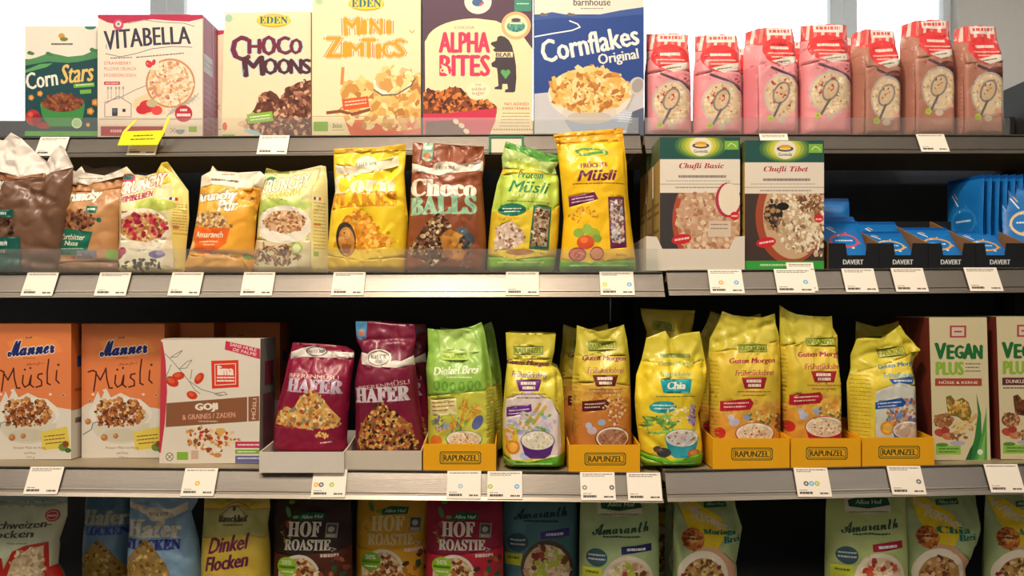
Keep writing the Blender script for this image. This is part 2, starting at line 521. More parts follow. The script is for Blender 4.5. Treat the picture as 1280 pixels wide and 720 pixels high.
# ================================================================ the shop
def struct(name, mb, mat, **k):
    o = mb.build(name, mat, **k); o['kind'] = 'structure'; return o
XL, XR, YF, YB, ZC = -4.0, 3.4, -3.0, 3.6, 3.05
m = MB(); m.box(XL, XR, YF, YB, -.1, 0); struct('floor', m, 'floor')
m = MB(); m.box(XL, XR, YF, YB + .25, ZC, ZC + .1); struct('ceiling', m, 'ceiling')
m = MB(); m.box(XL - .1, XL, YF, YB, 0, ZC); struct('wall_left', m, 'wall')
m = MB(); m.box(XR, XR + .1, YF, YB, 0, ZC); struct('wall_right', m, 'wall')
m = MB(); m.box(XL, XR, YF - .1, YF, 0, ZC); struct('wall_front', m, 'wall')
wx0, wx1 = -3.2, (1198 - 640) / F * YB
SILL, HEAD = 1.05, 2.9
m = MB(); m.box(XL, wx0, YB, YB + .25, 0, ZC); m.box(wx1, XR, YB, YB + .25, 0, ZC)
m.box(wx0, wx1, YB, YB + .25, 0, SILL); m.box(wx0, wx1, YB, YB + .25, HEAD, ZC); struct('wall_back', m, 'wall')
cuts = [wx0, (201 - 640) / F * YB, (838 - 640) / F * YB * 1.0, (1062 - 640) / F * YB, wx1]
def window(k, a, b, wl, wr):
    m = MB(); y0, y1 = YB + .06, YB + .14
    m.box(a, a + wl, y0, y1, SILL, HEAD); m.box(b - wr, b, y0, y1, SILL, HEAD)
    m.box(a + wl, b - wr, y0, y1, SILL, SILL + .06); m.box(a + wl, b - wr, y0, y1, HEAD - .06, HEAD)
    e = struct('window_%d' % k, m, 'frame', bevel=.004)
    p = MB(); p.box(a + wl - .005, b - wr + .005, YB + .095, YB + .105, SILL + .055, HEAD - .055)
    p.build('pane', 'pane', e)
window(1, cuts[0], cuts[1], .06, .07)
window(2, cuts[1], cuts[3], .07, .055)
window(3, cuts[3], cuts[4], .055, .03)

# ================================================================ the shelving unit
R1, R2, R3, R4 = 1.70, 1.57, 1.50, 1.45          # how far each rail's top edge stands from the camera
BACK = 2.06
def deck_pts(x0, yt0, yb0, x1, yt1, yb1, Y):
    """front top edge and bottom edge of a price rail from photo pixels"""
    Yb = Y - .025
    return at(x0, yt0, Y), at(x1, yt1, Y), at(x0, yb0, Yb), at(x1, yb1, Yb)
RAILS = {}
def shelf(key, label, x0, yt0, yb0, x1, yt1, yb1, Y):
    a, b, c, d = deck_pts(x0, yt0, yb0, x1, yt1, yb1, Y)
    XA, XB = (-1.32, b.x) if key.endswith('L') else (a.x, 1.128)
    def ext(p, q):                                       # carry the line on to the end of its bay
        g = (q - p) / (q.x - p.x); return p + g * (XA - p.x), p + g * (XB - p.x)
    (a, b), (c, d) = ext(a, b), ext(c, d)
    RAILS[key] = (a, b, c, d)
    root = empty('shelf', (0, Y, a.z), label, 'shelf', 'shelf boards of the shelving')
    o = Vector((0, Y, a.z))
    m = MB(); th = .018                                       # steel deck behind the rail
    def dk(z): return [(a.x, Y + .002, a.z - z), (b.x, Y + .002, b.z - z), (b.x, BACK - .052, b.z - z), (a.x, BACK - .052, a.z - z)]
    m.hexa([Vector(p) - o for p in dk(th)] + [Vector(p) - o for p in dk(0)])
    m.build('shelf_deck', 'deck', root)
    m = MB(); n = Vector((0, -1, -.0)); t = .0022            # tilted price rail with a lip above and below
    prof = [(0, 0), (0, .0028), (-.0022, .0028), (-.0022, .0)]
    back = Vector((0, .004, 0))
    m.hexa([c - o, d - o, d + back - o, c + back - o, a - o, b - o, b + back - o, a + back - o])
    m.build('price_rail', 'rail', root)
    m = MB(); up = Vector((0, 0, .0035))
    f = Vector((0, -.0035, 0))
    m.hexa([p - o for p in (a + f, b + f, b + back, a + back)] + [p + Vector((0, 0, .0018)) - o for p in (a + f, b + f, b + back, a + back)])
    c2, d2 = c + (a - c) * .14, d + (b - d) * .14
    m.hexa([p - o for p in (c + f, d + f, d, c)] + [p - o for p in (c2 + f * .8, d2 + f * .8, d2, c2)])
    c3, d3 = c + (a - c) * .24, d + (b - d) * .24; c4, d4 = c + (a - c) * .28, d + (b - d) * .28
    m.hexa([p - o for p in (c3 + f * .5, d3 + f * .5, d3, c3)] + [p - o for p in (c4 + f * .5, d4 + f * .5, d4, c4)])
    m.build('rail_lip', 'rail_edge', root)
    return root
shelf('1L', 'left bay grey metal shelf holding the top row of cereal cartons', -90, 174, 198, 800, 168, 192, R1)
shelf('1R', 'right bay grey metal shelf holding the row of pink bags', 805, 168.5, 192, 1330, 170, 192, R1)
shelf('2L', 'left bay metal shelf holding the row of crunchy muesli bags and yellow flakes bags', -90, 342.5, 372, 828, 341, 371, R2)
shelf('2R', 'right bay metal shelf holding the two green-topped cartons and the blue pouches', 833, 339, 369.5, 1350, 335, 365, R2)
shelf('3L', 'left bay metal shelf holding the orange muesli cartons, dark red bags and yellow trays', -90, 583, 618, 826, 592, 628, R3)
shelf('3R', 'right bay metal shelf holding the three yellow trays and the slim vegan cartons', 831, 589, 627, 1360, 579, 615, R3)
shelf('4L', 'lowest left shelf, below the picture, under the oat flake bags', -90, 850, 890, 826, 850, 890, R4)
shelf('4R', 'lowest right shelf, below the picture, under the green porridge bags', 831, 850, 890, 1360, 850, 890, R4)
def deckpy(key, px, Y):
    """photo row of the deck surface under pixel column px at depth Y"""
    a, b, _, _ = RAILS[key]; X = (px - 640) * Y / F
    z = a.z + (b.z - a.z) * (X - a.x) / (b.x - a.x)
    return HY - (z + .0006 - CZ) * F / Y

ZB = at(0, 152, BACK).z
root = empty('shelving_unit', (0, BACK, 0), 'black back panel, uprights and dark end panel carrying all the shelves', 'shelving')
m = MB(); m.box(-1.32, 1.13, -.01, .01, .1, ZB); m.build('back_panel', 'black', root)
for X in (-1.308, .262, 1.118):
    m = MB(); m.box(X - .011, X + .011, -.048, -.0105, 0, ZB); m.build('upright', 'darkmetal', root)
m = MB(); m.box(-1.32, 1.13, -.5, -.05, 0, .1); m.build('plinth', 'darkmetal', root)
m = MB(); m.box(1.135, 1.155, -.40, .01, 0, at(0, 112, BACK).z); m.build('end_panel', 'darkmetal', root)
# steel rod standing in front of the back panel between the bays
m = MB(); p = at(763, 402, 1.9); q = at(763, 373, 1.9); q.z += .06
m.tube(p - p, q - p, .0022); r_ = m.build('divider_rod', 'chrome'); r_.location = p
tag(r_, 'thin pale steel rod hanging in the gap above the brown-label yellow bag', 'rod')

# acrylic front guards
def guard(label, x0, x1, y0, key, Y):
    a = at(x0, 0, Y).x; b = at(x1, 0, Y).x; yb = deckpy(key, (x0 + x1) / 2, Y); z0 = at(0, yb, Y).z; z1 = at(0, y0, Y).z
    m = MB(); m.box(0, b - a, -.001, .001, .001, z1 - z0)
    o = m.build('acrylic_guard', 'acrylic'); o.location = (a, Y, z0)
    tag(o, label, 'shelf guard', 'clear acrylic shelf guards')
guard('clear acrylic guard along the top shelf in front of the cereal cartons', -60, 798, 147, '1L', 1.704)
guard('clear acrylic guard along the top shelf in front of the pink bags', 806, 1262, 147, '1R', 1.704)
guard('clear acrylic guard in front of the crunchy muesli bags on the second shelf', -60, 822, 311, '2L', 1.560)

# ================================================================ price tags on the rails
def price_tag(key, x, w, label, dots=(), t0=.02, t1=1.0, k=0, off=.0042):
    a, b, c, d = RAILS[key]; Y = a.y
    X = (x - 640) * (Y - .0125) / F; u = (X - a.x) / (b.x - a.x)
    top = a + (b - a) * u; bot = c + (d - c) * u
    up = (top - bot); nrm = Vector((0, -up.z, up.y)).normalized() * 1.0
    W = w * Y / F; H = up.length
    P = bot + up * t0; Q = bot + up * t1
    h = (Q - P).length
    pxh = h * F / Y
    A = Art(); r = random.Random(int(x) + k)
    A.greek('#77726c', 3, 2.2, w - 3, 1.3)
    if r.random() < .7: A.greek('#8d8780', 3, 4.6, w * r.uniform(.4, .9), 1.2)
    for dx, cc in dots:
        A.ell(cc, w * dx, pxh * .55, 3.2, 3.2, 12)
        A.ell('#e8e0d2', w * dx, pxh * .55, 1.2, 1.2, 8)
    A.greek('#5c5853', 3, pxh - 6.5, w * .45, 3.0, gap=.15)
    A.greek('#8d8780', 3, pxh - 9, w * .3, 1)
    A.greek('#65605a', w * .66, pxh - 5.5, w - 3, 2.2)
    v, f, cc = cdt_art(A, '#efe5d6', [(0, 0), (w, 0), (w, pxh), (0, pxh)], 0)
    uz = up.normalized(); s = Y / F
    V = [Vector(((x_ - w / 2) * s, 0, 0)) + uz * ((pxh - y_) * s) for x_, y_ in v]
    i = len(V); nb = nrm * -.0006
    if nrm.y > 0: nb = -nb; nrm = -nrm
    q = [Vector((sx * W / 2, 0, 0)) + uz * hh for sx, hh in ((-1, h), (1, h), (1, 0), (-1, 0))]
    V += q + [p - nrm * .0006 for p in q]
    E = [[i + 4, i + 5, i + 6, i + 7]]
    for g in range(4): E.append([i + g, i + (g + 1) % 4, i + 4 + (g + 1) % 4, i + 4 + g])
    o = mesh_obj('price_tag', V, f + E, 'paper', None, cc + [A.col('#d8cfbf')] * 5)
    o.location = P + nrm * (off)
    tag(o, label, 'price tag', 'price tags on the shelf rails')
    return o
Bl, Or, Gn, Gy = '#6fb6e0', '#efb257', '#b4c24c', '#6d6d6d'
T = [
 ('1L', 66, 36, 'price tag on the top rail above the two left bags, under the dark starry carton', ()),
 ('1L', 180, 36, 'price tag on the top rail just under the yellow promo holder', ()),
 ('1L', 342, 37, 'price tag on the top rail under the chocolate moons carton', ()),
 ('1R', 968, 35, 'price tag on the top rail right behind the top of the second green-topped carton', ()),
 ('1R', 1165, 35, 'price tag on the top rail under the brownish pink bags', ()),
 ('2L', 51, 39, 'price tag on the second rail between the dark brown bag and the tan bag', ()),
 ('2L', 142, 39, 'price tag on the second rail under the tan bag and the raspberry bag', ()),
 ('2L', 233, 39, 'price tag on the second rail under the orange bag\'s left corner', ()),
 ('2L', 323, 39, 'price tag on the second rail under the gap between orange bag and pale green bag', ()),
 ('2L', 436, 40, 'price tag on the second rail under the bright yellow flakes bag', ()),
 ('2L', 653, 41, 'price tag on the second rail under the green and yellow protein muesli bag', ()),
 ('2L', 771, 42, 'price tag with yellow and blue dots under the yellow fruit muesli bag', ((.14, '#d9cf4a'), (.86, Bl))),
 ('2R', 907, 42, 'price tag with orange and blue dots under the first green-topped carton', ((.35, Or), (.8, Bl))),
 ('2R', 992, 46, 'price tag, front one of the overlapping pair under the second green-topped carton', ((.8, Bl),)),
 ('2R', 1074, 40, 'price tag on the second rail under the leftmost black pouch tray', ()),
 ('2R', 1136, 40, 'price tag on the second rail under the second black pouch tray', ()),
 ('2R', 1228, 41, 'price tag on the second rail under the last black pouch tray', ()),
 ('3L', 56, 42, 'price tag on the third rail under the leftmost orange muesli carton', ()),
 ('3L', 250, 41, 'price tag with one orange dot under the white goji carton', ((.45, Or),)),
 ('3L', 412, 42, 'price tag with three dots under the white tray of the leaning dark red bag', ((.12, Or), (.27, Gy), (.58, Gn))),
 ('3L', 580, 42, 'price tag with a faint blue dot under the yellow tray of the green bag', ((.4, '#a9c4cf'),)),
 ('3L', 631, 43, 'price tag with green and blue dots left under the purple-label yellow bag', ((.08, Gn), (.85, Bl))),
 ('3L', 747, 43, 'price tag with two grey dots under the yellow tray of the brown-label bag', ((.12, '#9a9288'), (.9, Gy))),
 ('3L', 805, 42, 'price tag without dots under the turquoise-label yellow bag', ()),
 ('3R', 1015, 42, 'price tag with grey, blue and green dots under the middle one of three yellow trays', ((.3, Gy), (.46, Bl), (.62, Gn))),
 ('3R', 1132, 42, 'price tag with a grey dot under the yellow tray of the blue-label bag', ((.85, Gy),)),
 ('3R', 1254, 42, 'price tag on the third rail under the gap between the slim vegan cartons', ()),
]
for i, (key, x, w, lb, dots) in enumerate(T):
    price_tag(key, x, w, lb, dots, k=i)
price_tag('2R', 1003, 34, 'price tag, rear one sticking up behind its pair under the second green-topped carton', ((.5, Bl),), t0=.1, t1=1.28, off=.0034, k=5)

# yellow promo holder clipped on the top rail
root = empty('promo_holder', at(178, 180, 1.66), 'yellow promotional card holder clipped over the top rail before the strawberry carton', 'promo holder')
s = 1.66 / F
A = Art()
A.greek('#6b6020', 165, 168, 190, 2, rot=2).greek('#6b6020', 162, 173, 192, 1.8, rot=2)
sil = [(151, 163), (204, 161.5), (197, 181), (147, 181.5)]
v, f, cc = cdt_art(A, '#ffe62a', sil, 0)
V = [Vector(((x - 178) * s, (181 - y) * s * .35, (180 - y) * s)) for x, y in v]
i = len(V); V += [Vector(((x - 178) * s, (181 - y) * s * .35 + .0012, (180 - y) * s)) for x, y in sil]
f = f + [[i + 3, i + 2, i + 1, i]] ; cc = cc + [A.col('#ffe62a')]
mesh_obj('card', V, f, 'paper', root, cc)
m = MB()
def strip(pts, w):
    for (xa, ya), (xb, yb) in zip(pts, pts[1:]):
        P = [((xa - 178) * s, (181 - ya) * s * .35, (180 - ya) * s), ((xa + w - 178) * s, (181 - ya) * s * .35, (180 - ya) * s),
             ((xb + w - 178) * s, (181 - yb) * s * .35, (180 - yb) * s), ((xb - 178) * s, (181 - yb) * s * .35, (180 - yb) * s)]
        m.prism(P, (0, .0015, 0))
strip([(163, 147), (151, 163)], 4); m.build('arm', 'yellow', root)
m = MB(); strip([(204, 144), (200, 162)], 4); m.build('arm', 'yellow', root)
# green framed card clipped behind the protein muesli bag
root = empty('card_frame', at(632, 190, 1.672), 'small green framed price card on the top rail behind the green protein bag', 'card frame')
s = 1.672 / F; m = MB(); g = lin('#3f7f62')
for (x0, y0, x1, y1) in ((611, 170, 614, 191), (652, 170, 655, 191), (614, 170, 652, 172.5)):
    m.box((x0 - 632) * s, (x1 - 632) * s, -.002, .002, (190 - y1) * s, (190 - y0) * s, g)
m.build('frame', 'carton', root, cols=True)
m = MB(); m.box((614 - 632) * s, (652 - 632) * s, -.0006, .0006, -.001, (190 - 172.5) * s, lin('#e6e2c8')); m.build('card', 'paper', root, cols=True)

# ================================================================ light
W = bpy.data.worlds.new('daylight'); SC.world = W; W.use_nodes = True
nt = W.node_tree; bg = nt.nodes['Background']
bg.inputs[0].default_value = (0.93, 0.97, 1.0, 1); bg.inputs[1].default_value = 4.5
def area(name, loc, size, power, color, rot=(0, 0, 0), shape='SQUARE', sy=None, spread=180):
    l = bpy.data.lights.new(name, 'AREA'); l.energy = power; l.color = color; l.size = size; l.shape = shape
    if sy: l.shape = 'RECTANGLE'; l.size_y = sy
    l.spread = math.radians(spread)
    o = bpy.data.objects.new(name, l); COL.objects.link(o); o.location = loc; o.rotation_euler = rot
    return o
area('rail fill light', (-.3, .80, ZC - .1), 3.4, 12, (1.0, .88, .74), sy=.14, rot=(math.radians(12), 0, 0))  # added strip light, brightens the upper rails and the pack tops
area('ceiling spot', (-.22, .72, ZC - .12), .12, 24, (1.0, .83, .64), rot=(math.radians(22), 0, 0))
area('ceiling spot', (-.30, .30, ZC - .1), .25, 10, (1.0, .87, .72), rot=(math.radians(36), 0, 0))
area('ceiling panel', (-1.5, .3, ZC - .1), .5, 13, (1.0, .88, .74), rot=(math.radians(38), 0, math.radians(-25)))
area('ceiling panel', (1.4, -.2, ZC - .1), .5, 9, (1.0, .95, .88), rot=(math.radians(42), 0, math.radians(20)))
area('ceiling panel', (.1, -1.9, ZC - .1), 1.6, 12, (1.0, .90, .78), rot=(math.radians(50), 0, 0))  # broad soft fill added behind the camera
area('ceiling panel', (1.9, 2.6, ZC - .1), .6, 7, (1.0, .98, .96))  # extra light put behind the shelves to lift the wall beside the windows
vs = SC.view_settings; vs.view_transform = 'Standard'; vs.look = 'None'; vs.gamma = 1.0; vs.exposure = -0.08
try: vs.use_curve_mapping = False
except Exception: pass
# ================================================================ top row: cartons
CEREAL = 'cereal cartons on the top shelf'
def base_at(key, x0, x1, Y): return deckpy(key, (x0 + x1) / 2, Y)

# dark green carton with stars
Y = 1.74; by = base_at('1L', 31, 123, Y); A = Art()
A.rect('#e5dccd', 20, 20, 130, 74)
A.poly('#4c8a58', (20, 78), (45, 72), (62, 66), (85, 71), (104, 69), (124, 60), (124, 76), (90, 78), (60, 84), (20, 90))
A.poly('#17454c', (20, 84), (60, 77), (90, 79), (124, 72), (124, 200), (20, 200))
A.poly('#5ba05f', (31, 88), (50, 80), (66, 79), (58, 84), (31, 91))
A.ell('#c9953c', 77, 45, 4, 3.5).ell('#6f7b3c', 80, 49, 5, 2.6).greek('#6d655c', 64, 54, 91, 2.2, gap=.1)
A.ell('#2b7a6c', 113, 34, 7, 3)
for x, y in ((37, 66), (60, 67), (115, 62)): A.ell('#3f7a4a', x, y, 3, 2.4).ell('#3f7a4a', x + 3, y + 1, 3, 2)
A.text('#efe6d6', 'Corn', 52, 99, 39, 21, rot=9, style='sans', shear=.05)
A.text('#e3bd6e', 'Stars', 97, 91, 42, 24, rot=6, style='sansi')
A.rect('#6fae45', 92, 104, 118, 109, 4).rect('#6fae45', 100, 112, 114, 117, 4).greek('#dfe9c8', 95, 106, 116, 1.2, rot=4)
for x, y, r in ((39, 122, 4), (50, 117, 4), (113, 139, 5), (119, 128, 5), (110, 156, 3)):
    A.ell('#c98433', x, y, r, r, 5).ell('#e5ac55', x, y, r * .5, r * .5, 6)
A.ell('#b92f2c', 41, 147, 9, 10).ell('#8f1f24', 46, 150, 6, 8).ell('#d65a4a', 38, 143, 3, 3).ell('#a32a28', 55, 157, 9, 4)
A.ell('#3d8a46', 78, 131, 28, 11).poly('#3d8a46', (50, 131), (106, 131), (104, 146), (94, 158), (62, 158), (53, 146))
A.ell('#6e3a24', 78, 129, 26, 11).bits(['#7f4226', '#a4603a', '#5b2c1c', '#8d5034'], (78, 128, 26, 11), 130, 2.6, .9)
A.ell('#cfe0b6', 96, 154, 6.5, 6.5).ell('#a7c98c', 96, 154, 5, 5).rect('#5fa343', 20, 164, 130, 170)
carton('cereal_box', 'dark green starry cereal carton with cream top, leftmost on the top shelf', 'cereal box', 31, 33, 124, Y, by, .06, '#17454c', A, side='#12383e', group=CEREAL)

# strawberry carton (maroon top and sides)
Y = 1.715; by = base_at('1L', 122, 253, Y); A = Art()
A.poly('#b22a4c', (122, 18), (254, 18), (254, 23), (236, 27), (214, 26), (190, 24), (166, 27), (148, 31), (134, 28), (122, 22))
A.ell('#c04c66', 148, 31, 6.5, 7).ell('#e9d8d4', 148, 30, 3.6, 3.6).ell('#7b8a94', 148, 30, 2, 2)
A.text('#33354b', 'VITABELLA', 184, 46, 107, 23, rot=3.6, style='n', bold=.9, arc=1.5, grow=-.12)
A.line('#7a7686', [(132, 67), (150, 71), (170, 67), (190, 61), (215, 58), (240, 59)], 1).line('#7a7686', [(133, 61), (133, 56)], 1)
A.line('#8a8492', [(160, 29), (180, 25), (205, 28), (230, 29), (243, 33)], 1)
A.greek('#6f6a76', 138, 72, 165, 1.4, rot=2).greek('#6f6a76', 170, 71, 230, 1.4, rot=5)
A.text('#c0405a', 'STRAWBERRY', 147, 79, 34, 4, style='n').text('#c0405a', 'PILLOWS CRUNCH', 150, 86, 40, 4).text('#c46a78', 'ERDBEERKISSEN', 150, 94, 40, 4)
A.rect('#b73149', 130, 102, 150, 106).greek('#f0d0cc', 132, 103.5, 148, 1)
for x in (135, 139, 145, 149, 154): A.line('#a39a9a', [(x, 109), (x, 124)], .9).ell('#a39a9a', x, 110, 1.4, 2.2, 8)
A.line('#8b8388', [(130, 128), (150, 122), (170, 112), (185, 106)], 1)
A.line('#8b8388', [(131, 130), (131, 146), (164, 146), (164, 130), (148, 120), (131, 130)], 1)
A.rect('#3a3a48', 140, 135, 147, 145).rect('#3a3a48', 153, 136, 157, 140).ell('#55606a', 143, 138, 3, 3)
A.line('#9a8f92', [(124, 149), (252, 149)], 1)
for k in range(9): A.line('#8d8f8c', [(208 + k * 4, 146 - k * 2.4), (216 + k * 4, 136 - k * 2.4)], 1).line('#aaa89e', [(210 + k * 4, 137 - k * 2.4), (217 + k * 4, 143 - k * 2.4)], .8)
A.poly('#e9c9a4', (168, 124), (190, 114), (204, 128), (208, 143), (180, 144), (166, 134))
A.ell('#c28a62', 213, 104, 31, 31, 32).ell('#ecd6bb', 213, 104, 28.5, 28.5, 32)
A.bits(['#e3bd92', '#f0dcc0', '#d4a377', '#e9cba5', '#c98f6b'], (213, 104, 27, 27), 210, 3.2, .8)
A.bits(['#b9605a', '#a9504a'], (213, 104, 24, 24), 16, 1.8)
A.ell('#c8343c', 184, 133, 10, 8).ell('#d84a4c', 196, 138, 7, 6).ell('#bfb08a', 190, 129, 7, 5).ell('#c52f35', 178, 137, 8, 6)
A.ell('#ecd9c2', 190, 80, 9, 7).ell('#c7343c', 186, 80, 4, 5, rot=30).ell('#c7343c', 192, 78, 2.5, 4, rot=-20).bits(['#f2cfc8'], (188, 80, 5, 5), 8, .7)
A.ell('#b72d40', 229.5, 142, 11, 10.5, 26).greek('#f1d7cf', 225, 136, 234, 3).greek('#f1d7cf', 221, 142, 238, 3.4, gap=.15)
A.rect('#b02c44', 126, 158, 206, 170).greek('#e7c3c0', 138, 162, 152, 3.4)
A.line('#a59a92', [(213, 160), (219, 166)], 1).line('#a59a92', [(219, 160), (213, 166)], 1).ell('#8d9db0', 225, 162, 6, 6, a0=0, a1=180).rect('#8fb83b', 236, 158, 246, 165)
sb = [('r', .02, .04, 0, 1, '#e3d3c9'), ('r', .05, .62, .55, .70, '#b9b3b1'), ('r', .08, .6, .60, .61, '#8b8585'), ('r', .08, .6, .64, .65, '#8b8585'),
      ('r', .66, .70, 0, 1, '#c98a92')] + [('r', .08, .92, .1 + .05 * k, .112 + .05 * k, '#b4636d') for k in range(8)]
box = carton('cereal_box', 'cream and maroon strawberry crunch cereal carton with a round bowl picture', 'cereal box', 122, 18.5, 253.5, Y, by, .088, '#ead8c5', A, side='#96303f', top='#b22a4c', group=CEREAL, sidebits=sb)
bk = copy_tree(box); bk.location = box.location + Vector((.010, .095, -.012 + .012)); bk['label'] = 'second strawberry carton standing right behind the cream and maroon one'

# chocolate moons
def eden(A, cx, cy, w):
    A.ell('#dd9a2f', cx, cy, w * .56, w * .22, 24).ell('#f3cd3f', cx, cy - .5, w * .54, w * .18, 24).rect('#f3cd3f', cx - w * .5, cy - w * .17, cx + w * .5, cy + w * .12)
    A.text('#1f6a78', 'EDEN', cx, cy - .8, w * .92, w * .24, style='serif', bold=.3)
Y = 1.722; by = base_at('1L', 277, 389, Y); A = Art()
A.ell('#9fc3a8', 286, 23, 5, 5, 8)
eden(A, 342, 26, 38)
cs = '#ad9fa4'
for ch, cx, cy, w, h, ro in (('C', 300, 61, 21, 31, 5), ('H', 318, 58, 15, 18, 0), ('O', 336, 57, 17, 24, 0), ('C', 354, 57, 16, 22, 4), ('O', 370, 58, 14, 19, -4)):
    A.text('#b7cbd3', ch, cx, cy, w, h, ro, 'sans', bold=3.2)
for ch, cx, cy, w, h, ro in (('M', 317, 83, 25, 24, 5), ('O', 338, 83, 17, 20, 0), ('O', 355, 83, 16, 19, 4), ('N', 370, 83, 14, 18, 0), ('S', 383, 83, 11, 18, 5)):
    A.text('#b7cbd3', ch, cx, cy, w, h, ro, 'sans', bold=3.2)
for ch, cx, cy, w, h, ro in (('C', 300, 61, 21, 31, 5), ('H', 318, 58, 15, 18, 0), ('O', 336, 57, 17, 24, 0), ('C', 354, 57, 16, 22, 4), ('O', 370, 58, 14, 19, -4)):
    A.text('#6d1f33', ch, cx, cy, w, h, ro, 'sans', bold=1.1)
for ch, cx, cy, w, h, ro in (('M', 317, 83, 25, 24, 5), ('O', 338, 83, 17, 20, 0), ('O', 355, 83, 16, 19, 4), ('N', 370, 83, 14, 18, 0), ('S', 383, 83, 11, 18, 5)):
    A.text('#4c1e2c', ch, cx, cy, w, h, ro, 'sans', bold=1.1)
pile = [(308, 150), (318, 136), (326, 118), (338, 113), (346, 118), (350, 124), (358, 112), (372, 103), (389, 100), (389, 180), (330, 180), (312, 160)]
A.poly('#5e3326', *pile).bits(['#6b3a29', '#9a6048', '#4a241b', '#b07a5b', '#84503a', '#5a2c20', '#d3a988'], pile, 330, 4.2, .55)
A.poly('#ecd6b4', (300, 128), (306, 124), (304, 150), (298, 150))
A.rect('#86b63c', 309, 141, 341, 153, 7).greek('#eef0d0', 312, 146, 338, 1.4, rot=7).greek('#eef0d0', 313, 149.5, 338, 1.4, rot=7)
A.poly('#a7cbd9', (306, 160), (322, 164), (332, 172), (326, 173), (316, 168), (305, 164)).rect('#86b63c', 278, 168, 293, 180)
A.ell('#dcb993', 303, 155, 6, 4).ell('#c79a74', 308, 158, 4, 3).ell('#d95f3a', 281, 158, 3, 5)
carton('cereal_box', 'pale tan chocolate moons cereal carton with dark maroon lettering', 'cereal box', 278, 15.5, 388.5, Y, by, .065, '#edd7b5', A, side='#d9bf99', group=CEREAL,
       quad=[(280.5, 15.5), (388.5, 14), (388.5, by), (276.5, by)])

# cinnamon squares
Y = 1.712; by = base_at('1L', 390, 526, Y); A = Art()
A.ell('#a9c79c', 399, 2, 5, 4, 8); eden(A, 458, 5, 40)
L1 = (('M', 440, 33, 19, 22, 3), ('I', 455, 34, 5, 17, 0), ('N', 470, 33, 15, 19, -2), ('I', 486, 34, 5, 16, 0))
L2 = (('Z', 417, 59, 19, 25, 0), ('I', 432, 62, 5, 18, 0), ('M', 445, 62, 18, 17, 0), ('T', 461, 60, 16, 23, 0), ('I', 473, 64, 5, 17, 0), ('C', 485, 62, 14, 19, 0), ('S', 499, 60, 14, 22, -4))
for ch, cx, cy, w, h, ro in L1 + L2: A.text('#df5a4c', ch, cx, cy, w, h, ro, 'sans', bold=3.8)
for ch, cx, cy, w, h, ro in L1 + L2: A.text('#f8e6c4', ch, cx, cy, w, h, ro, 'sans', bold=2.4)
for ch, cx, cy, w, h, ro in L1 + L2: A.text('#ef9c23', ch, cx, cy, w, h, ro, 'sans', bold=1.1)
A.line('#e6a06a', [(512, 38), (515, 41), (518, 38)], 1.4)
A.rect('#d9883d', 426, 84, 430, 106, -4)
pile = [(428, 112), (436, 104), (448, 99), (460, 100), (470, 106), (500, 96), (526, 90), (526, 146), (424, 146), (430, 128)]
A.poly('#e9c277', *pile).bits(['#efcf86', '#d9a45a', '#f3dca0', '#c98f45', '#e6b868', '#b97a3a'], pile, 110, 8.5, .62)
A.ell('#f4e8cd', 493, 101, 27, 17, rot=16).ell('#d8b787', 493, 99, 24, 14, rot=16)
A.bits(['#f1d795', '#e3b766', '#f6e3b0', '#cf9a52', '#eccb85'], (495, 97, 23, 15), 34, 8.5, .65).line('#6f5a4a', [(467, 112), (478, 119), (496, 118), (514, 107), (519, 98)], 1.8)
A.rect('#e4572f', 428, 122, 461, 136, 7).greek('#f6d9b0', 431, 127, 458, 1.5, rot=7).greek('#f6d9b0', 431, 131, 458, 1.5, rot=7)
A.line('#8a4a36', [(409, 141), (426, 139), (440, 143), (462, 137)], 4)
A.line('#b7a58a', [(390, 145.5), (526, 145)], 1)
A.poly('#dd6231', (430, 147), (440, 150), (526, 147), (526, 180), (442, 180)).bits(['#efcf86', '#d9a45a', '#f3dca0', '#c98f45'], [(433, 147), (526, 146), (526, 163), (470, 163), (440, 155)], 34, 8, .6)
A.poly('#d9592c', (442, 160), (470, 164), (500, 164), (526, 160), (526, 180), (446, 180))
A.rect('#86b63c', 392, 152, 410, 164).text('#6d7f57', 'bio', 422, 157, 12, 6, style='sansi').greek('#9aa27d', 415, 162, 430, 1)
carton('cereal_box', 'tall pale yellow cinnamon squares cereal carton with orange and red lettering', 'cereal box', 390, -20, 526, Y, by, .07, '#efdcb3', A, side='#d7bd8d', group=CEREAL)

# alphabet cocoa
Y = 1.708; by = base_at('1L', 529, 666, Y); A = Art()
arch = [(532, 182), (531, 52)] + [(533 + 62 * (1 - math.cos(a)) * 1.0, 52 - 29 * math.sin(a)) for a in [k * math.pi / 24 for k in range(1, 13)]] + [(620, 26), (640, 36), (655, 47), (666, 62), (666, 182)]
A.poly('#f3ddb0', *arch)
A.ell('#f1e3cf', 597.5, 2, 17, 15.5, 30).ell('#3b5f8e', 597, 3, 7, 5).poly('#3b5f8e', (591, 0), (597, -10), (603, 0)).ell('#cf5a5a', 602, 5, 4, 1.6, rot=40)
A.rect('#3d8a72', 643, -10, 664, 14).greek('#cfe0c8', 646, 4, 661, 1.2)
A.ell('#f0b07c', 645, 32, 18.5, 17.5, 30).ell('#f7dcb2', 645, 32, 14.5, 13.5, 26).ell('#3f9585', 645, 33, 11.5, 7, 20).greek('#ece2c0', 637, 28, 653, 2.2, gap=.1).ell('#4f4657', 645, 25, 6, 2.4).bits(['#2e6d78', '#7fb47a'], (645, 35, 9, 5), 14, 2)
A.text('#c9677a', 'COCOA', 580.5, 34.5, 25, 3.6, style='sans')
A.text('#d8365c', 'ALPHA', 580.5, 53, 62, 25, bold=1.7).text('#d8365c', 'BITES', 581, 82, 61, 26, bold=1.7)
